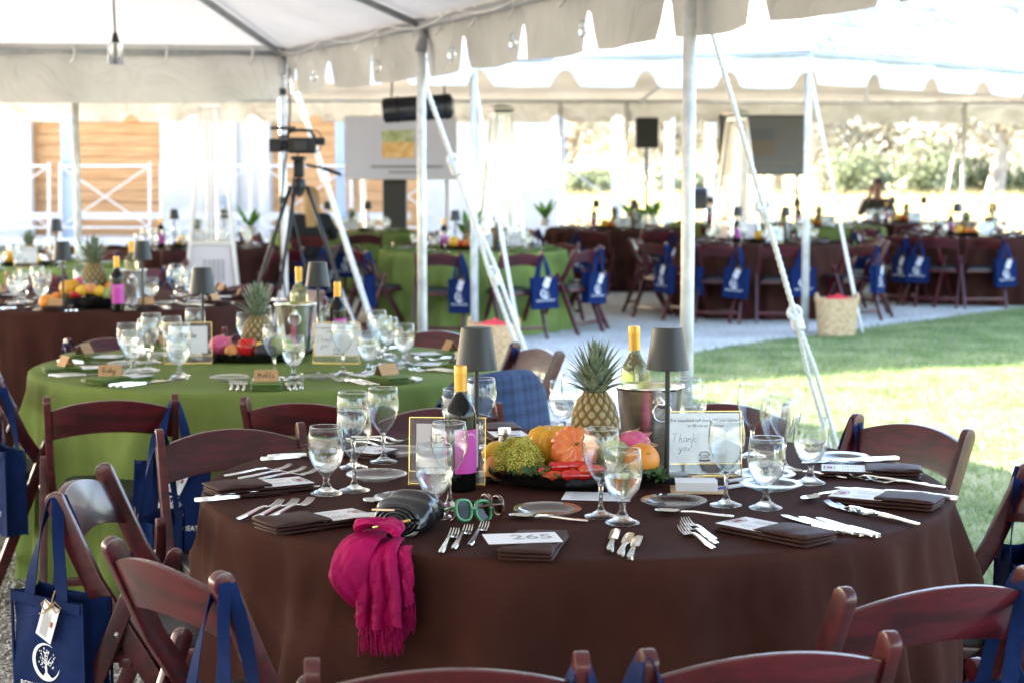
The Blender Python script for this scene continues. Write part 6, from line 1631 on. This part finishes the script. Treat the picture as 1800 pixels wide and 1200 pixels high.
# ------------------------------------------------------------------ straw baskets
STRAW = mat('woven_straw', (.42, .27, .13), .85, col2=(.62, .45, .26), vs=30); REDC = mat('red_cloth', (.55, .02, .03), .7)
def basket(label, loc, rz):
    t = thing('straw_basket', label, 'basket', loc, rz, 'straw baskets with red cloth')
    def f(u, v):
        a = u * 2 * PI; ca, sa = math.cos(a), math.sin(a); e = .7
        rx, ry = .165 + .03 * v, .12 + .02 * v; k = 1 + .022 * math.sin(a * 26 + (PI if int(v * 19) % 2 else 0)) + .012 * math.sin(v * 19 * 2 * PI)
        return Vector((rx * k * math.copysign(abs(ca) ** e, ca), ry * k * math.copysign(abs(sa) ** e, sa), .005 + .345 * v + .02 * v * abs(ca) ** 3))
    mb = MB().grid(156, 58, f, True); part('woven_body', mb, STRAW, t, smooth=True)
    part('base', MB().lathe([(.0005, .004), (.12, .004)], 20), STRAW, t)
    def cl_(u, v):
        a = u * 2 * PI; q = 1 - v; return Vector((.17 * q * math.cos(a), .12 * q * math.sin(a), .33 + .055 * v + .03 * noise.noise(Vector((math.cos(a) * q * 4, math.sin(a) * q * 4, 3)))))
    part('red_cloth', MB().grid(36, 8, cl_, True), REDC, t, smooth=True)
    for sx in (-1, 1): part('handle', MB().tube([(sx * .19 + .0 * sx, .06 * math.cos(q), .32 + .07 * math.sin(q)) for q in np.linspace(0, PI, 11)], .011, 7), STRAW, t, smooth=True)
bp_ = P(1470, 590, 0); basket('straw basket with red cloth on the lawn by the far tent pole', (bp_.x, bp_.y, 0), R(5)); bp_ = P(868, 648, 0); basket('straw basket with red cloth behind the lamp and blue jacket', (bp_.x, bp_.y, 0), R(-8))
# unidentified dark shape, built as a plain box, behind the porch lattice
t = thing('dark_box', 'unidentified dark shape on the far porch between columns', 'case', PY(1222, 352, 31.5)); part('box_body', MB().box((0, 0, .0), (.42, .4, .34)), BLACK, t, bevel=.06, auto=50); part('lid', MB().box((0, 0, .19), (.40, .38, .05)), mat('box_lid', (.02, .03, .06), .4), t, bevel=.02)

# ------------------------------------------------------------------ people
SKIN = mat('skin', (.20, .10, .065), .55, sss=0)
def skinned(V, E, Rd, sub=2):
    me = bpy.data.meshes.new('s'); me.from_pydata(V, E, []); o = bpy.data.objects.new('s', me); C.objects.link(o)
    sk = o.modifiers.new('s', 'SKIN'); sk.use_smooth_shade = True
    if not me.skin_vertices: me.attributes
    bpy.context.view_layer.objects.active = o
    lay = me.skin_vertices[0].data if me.skin_vertices else None
    for i, r_ in enumerate(Rd): lay[i].radius = r_ if hasattr(r_, '__len__') else (r_, r_)
    lay[0].use_root = True
    sb = o.modifiers.new('b', 'SUBSURF'); sb.levels = sub; sb.render_levels = sub
    dg = bpy.context.evaluated_depsgraph_get(); m2 = bpy.data.meshes.new_from_object(o.evaluated_get(dg)); bpy.data.objects.remove(o)
    m2.polygons.foreach_set('use_smooth', [True] * len(m2.polygons))
    return m2
def withmat(me, m): me.materials.clear(); me.materials.append(m); return me
def person(label, loc, rz, jacket, hairc, longhair, hand_up):
    t = thing('person', label, 'person', loc, rz)
    # seated, facing +Y; pelvis is the root
    V = [(0, 0, .52), (0, -.01, .70), (0, -.02, .92), (0, -.01, 1.04), (0, .0, 1.11), (0, .015, 1.19), (0, .015, 1.28), (0, .01, 1.33), (0, .10, 1.21),
         (-.18, -.02, .99), (-.25, .02, .76), (-.20, .20, .78), (-.14, .27, .80), (.18, -.02, .99), (.26, .10, .78), (.20, .30, .80), (.14, .36, .81),
         (-.10, .06, .52), (-.13, .42, .50), (-.13, .40, .08), (-.13, .52, .04), (.10, .06, .52), (.13, .42, .50), (.13, .40, .08), (.13, .52, .04)]
    if hand_up: V[14], V[15], V[16] = (.28, .16, .80), (.16, .18, 1.04), (.10, .14, 1.14)
    E_ = [(0, 1), (1, 2), (2, 3), (3, 4), (4, 5), (5, 6), (6, 7), (5, 8), (2, 9), (9, 10), (10, 11), (11, 12), (2, 13), (13, 14), (14, 15), (15, 16), (0, 17), (17, 18), (18, 19), (19, 20), (0, 21), (21, 22), (22, 23), (23, 24)]
    rd = [(.15, .12), (.14, .11), (.13, .09), (.06, .055), (.055, .055), (.072, .085), (.074, .088), (.045, .05), (.018, .02), .062, .045, .036, .03, .062, .045, .036, .03, .085, .065, .05, .035, .085, .065, .05, .035]
    part('body', withmat(skinned(V, E_, rd), SKIN), None, t)
    JV = V[:4] + V[9:12] + V[13:16]; JE = [(0, 1), (1, 2), (2, 3), (2, 4), (4, 5), (5, 6), (2, 7), (7, 8), (8, 9)]
    part('jacket', withmat(skinned(JV, JE, [(.17, .14), (.16, .125), (.155, .105), (.075, .07), .085, .062, .05, .085, .062, .05]), jacket), None, t)
    JT = withmat(skinned([V[0], V[17], V[18], V[19], V[21], V[22], V[23]], [(0, 1), (1, 2), (2, 3), (0, 4), (4, 5), (5, 6)], [.15, .10, .078, .06, .10, .078, .06]), BLACK)
    part('trousers', JT, None, t)
    hv = MB()
    def hr(u, v):
        a = u * 2 * PI; b = (v - .35) / .65 * PI / 2 if v > .35 else 0; d = Vector((math.cos(b) * math.cos(a), math.cos(b) * math.sin(a), math.sin(b)))
        z = 1.245 + .125 * d.z; fx = .090; back = d.y < .3
        if v <= .35: z -= (.35 - v) / .35 * ((.34 if longhair else .07) if back else .0)
        k = 1 + .06 * math.sin(a * 17 + 3 * v) + (.18 * (.35 - v) / .35 if longhair and v < .35 and back else 0)
        return Vector((d.x * fx * k, .005 + d.y * .10 * k - .012, z))
    part('hair', MB().grid(60, 16, hr, True), mat('hair', hairc, .5, var=.3, vs=40, stretch=(8, 8, 1)), t, smooth=True)
    for w_, sgn in ((V[12], -1), (V[16], 1)):
        w_ = Vector(w_); dv = Vector((0, .35, 1)).normalized() if (hand_up and sgn > 0) else Vector((.25 * -sgn, 1, 0)).normalized(); sv = dv.cross(Vector((0, 0, 1) if not (hand_up and sgn > 0) else (0, -1, .3))).normalized()
        hd = MB(); hd.tube([w_, w_ + dv * .04, w_ + dv * .085], [.026, .036, .032], 8, sx=1.0)
        for k in range(4): b = w_ + dv * .08 + sv * (-.027 + .018 * k); L = (.06, .072, .068, .052)[k]; hd.tube([b, b + dv * L * .55, b + dv * L * .9 + Vector((0, .012, -.012))], [.009, .008, .006], 6)
        b = w_ + dv * .03 + sv * .03; hd.tube([b, b + sv * .03 + dv * .025, b + sv * .035 + dv * .055], [.011, .009, .007], 6)
        part('hand', hd, SKIN, t, smooth=True)
    ft_ = mat('features', (.06, .025, .02), .5)
    for sx in (-1, 1): part('eye', MB().tube([(sx * .032, .090, 1.255), (sx * .032, .104, 1.255)], [.012, .006], 8), ft_, t, smooth=True)
    part('mouth', MB().box((0, .098, 1.175), (.045, .012, .008)), ft_, t, bevel=.003)
    part('nose', MB().tube([(0, .098, 1.265), (0, .122, 1.222), (0, .10, 1.212)], [.009, .014, .010], 8), SKIN, t, smooth=True)
    return t
wq = PY(541, 400, 20.0); person('woman seen from behind, long blonde hair, black top, seated', (wq.x, 20.35, -.02), R(6), mat('black_top', (.01, .01, .012), .8), (.42, .25, .10), True, False)
chair((wq.x, 20.15), (-.1, 1), 'folding chair under the seated blonde woman', 'chairs of seated people')
pq = PY(1540, 350, 27.4); person('person in a dark jacket seated at the far right with a hand to the face', (pq.x, 27.3, .05), R(172), mat('dark_jacket', (.030, .026, .018), .8), (.03, .02, .015), False, True)
chair((pq.x, 27.65), (0, -1), 'folding chair under the seated person in dark jacket', 'chairs of seated people')

drop_protos()
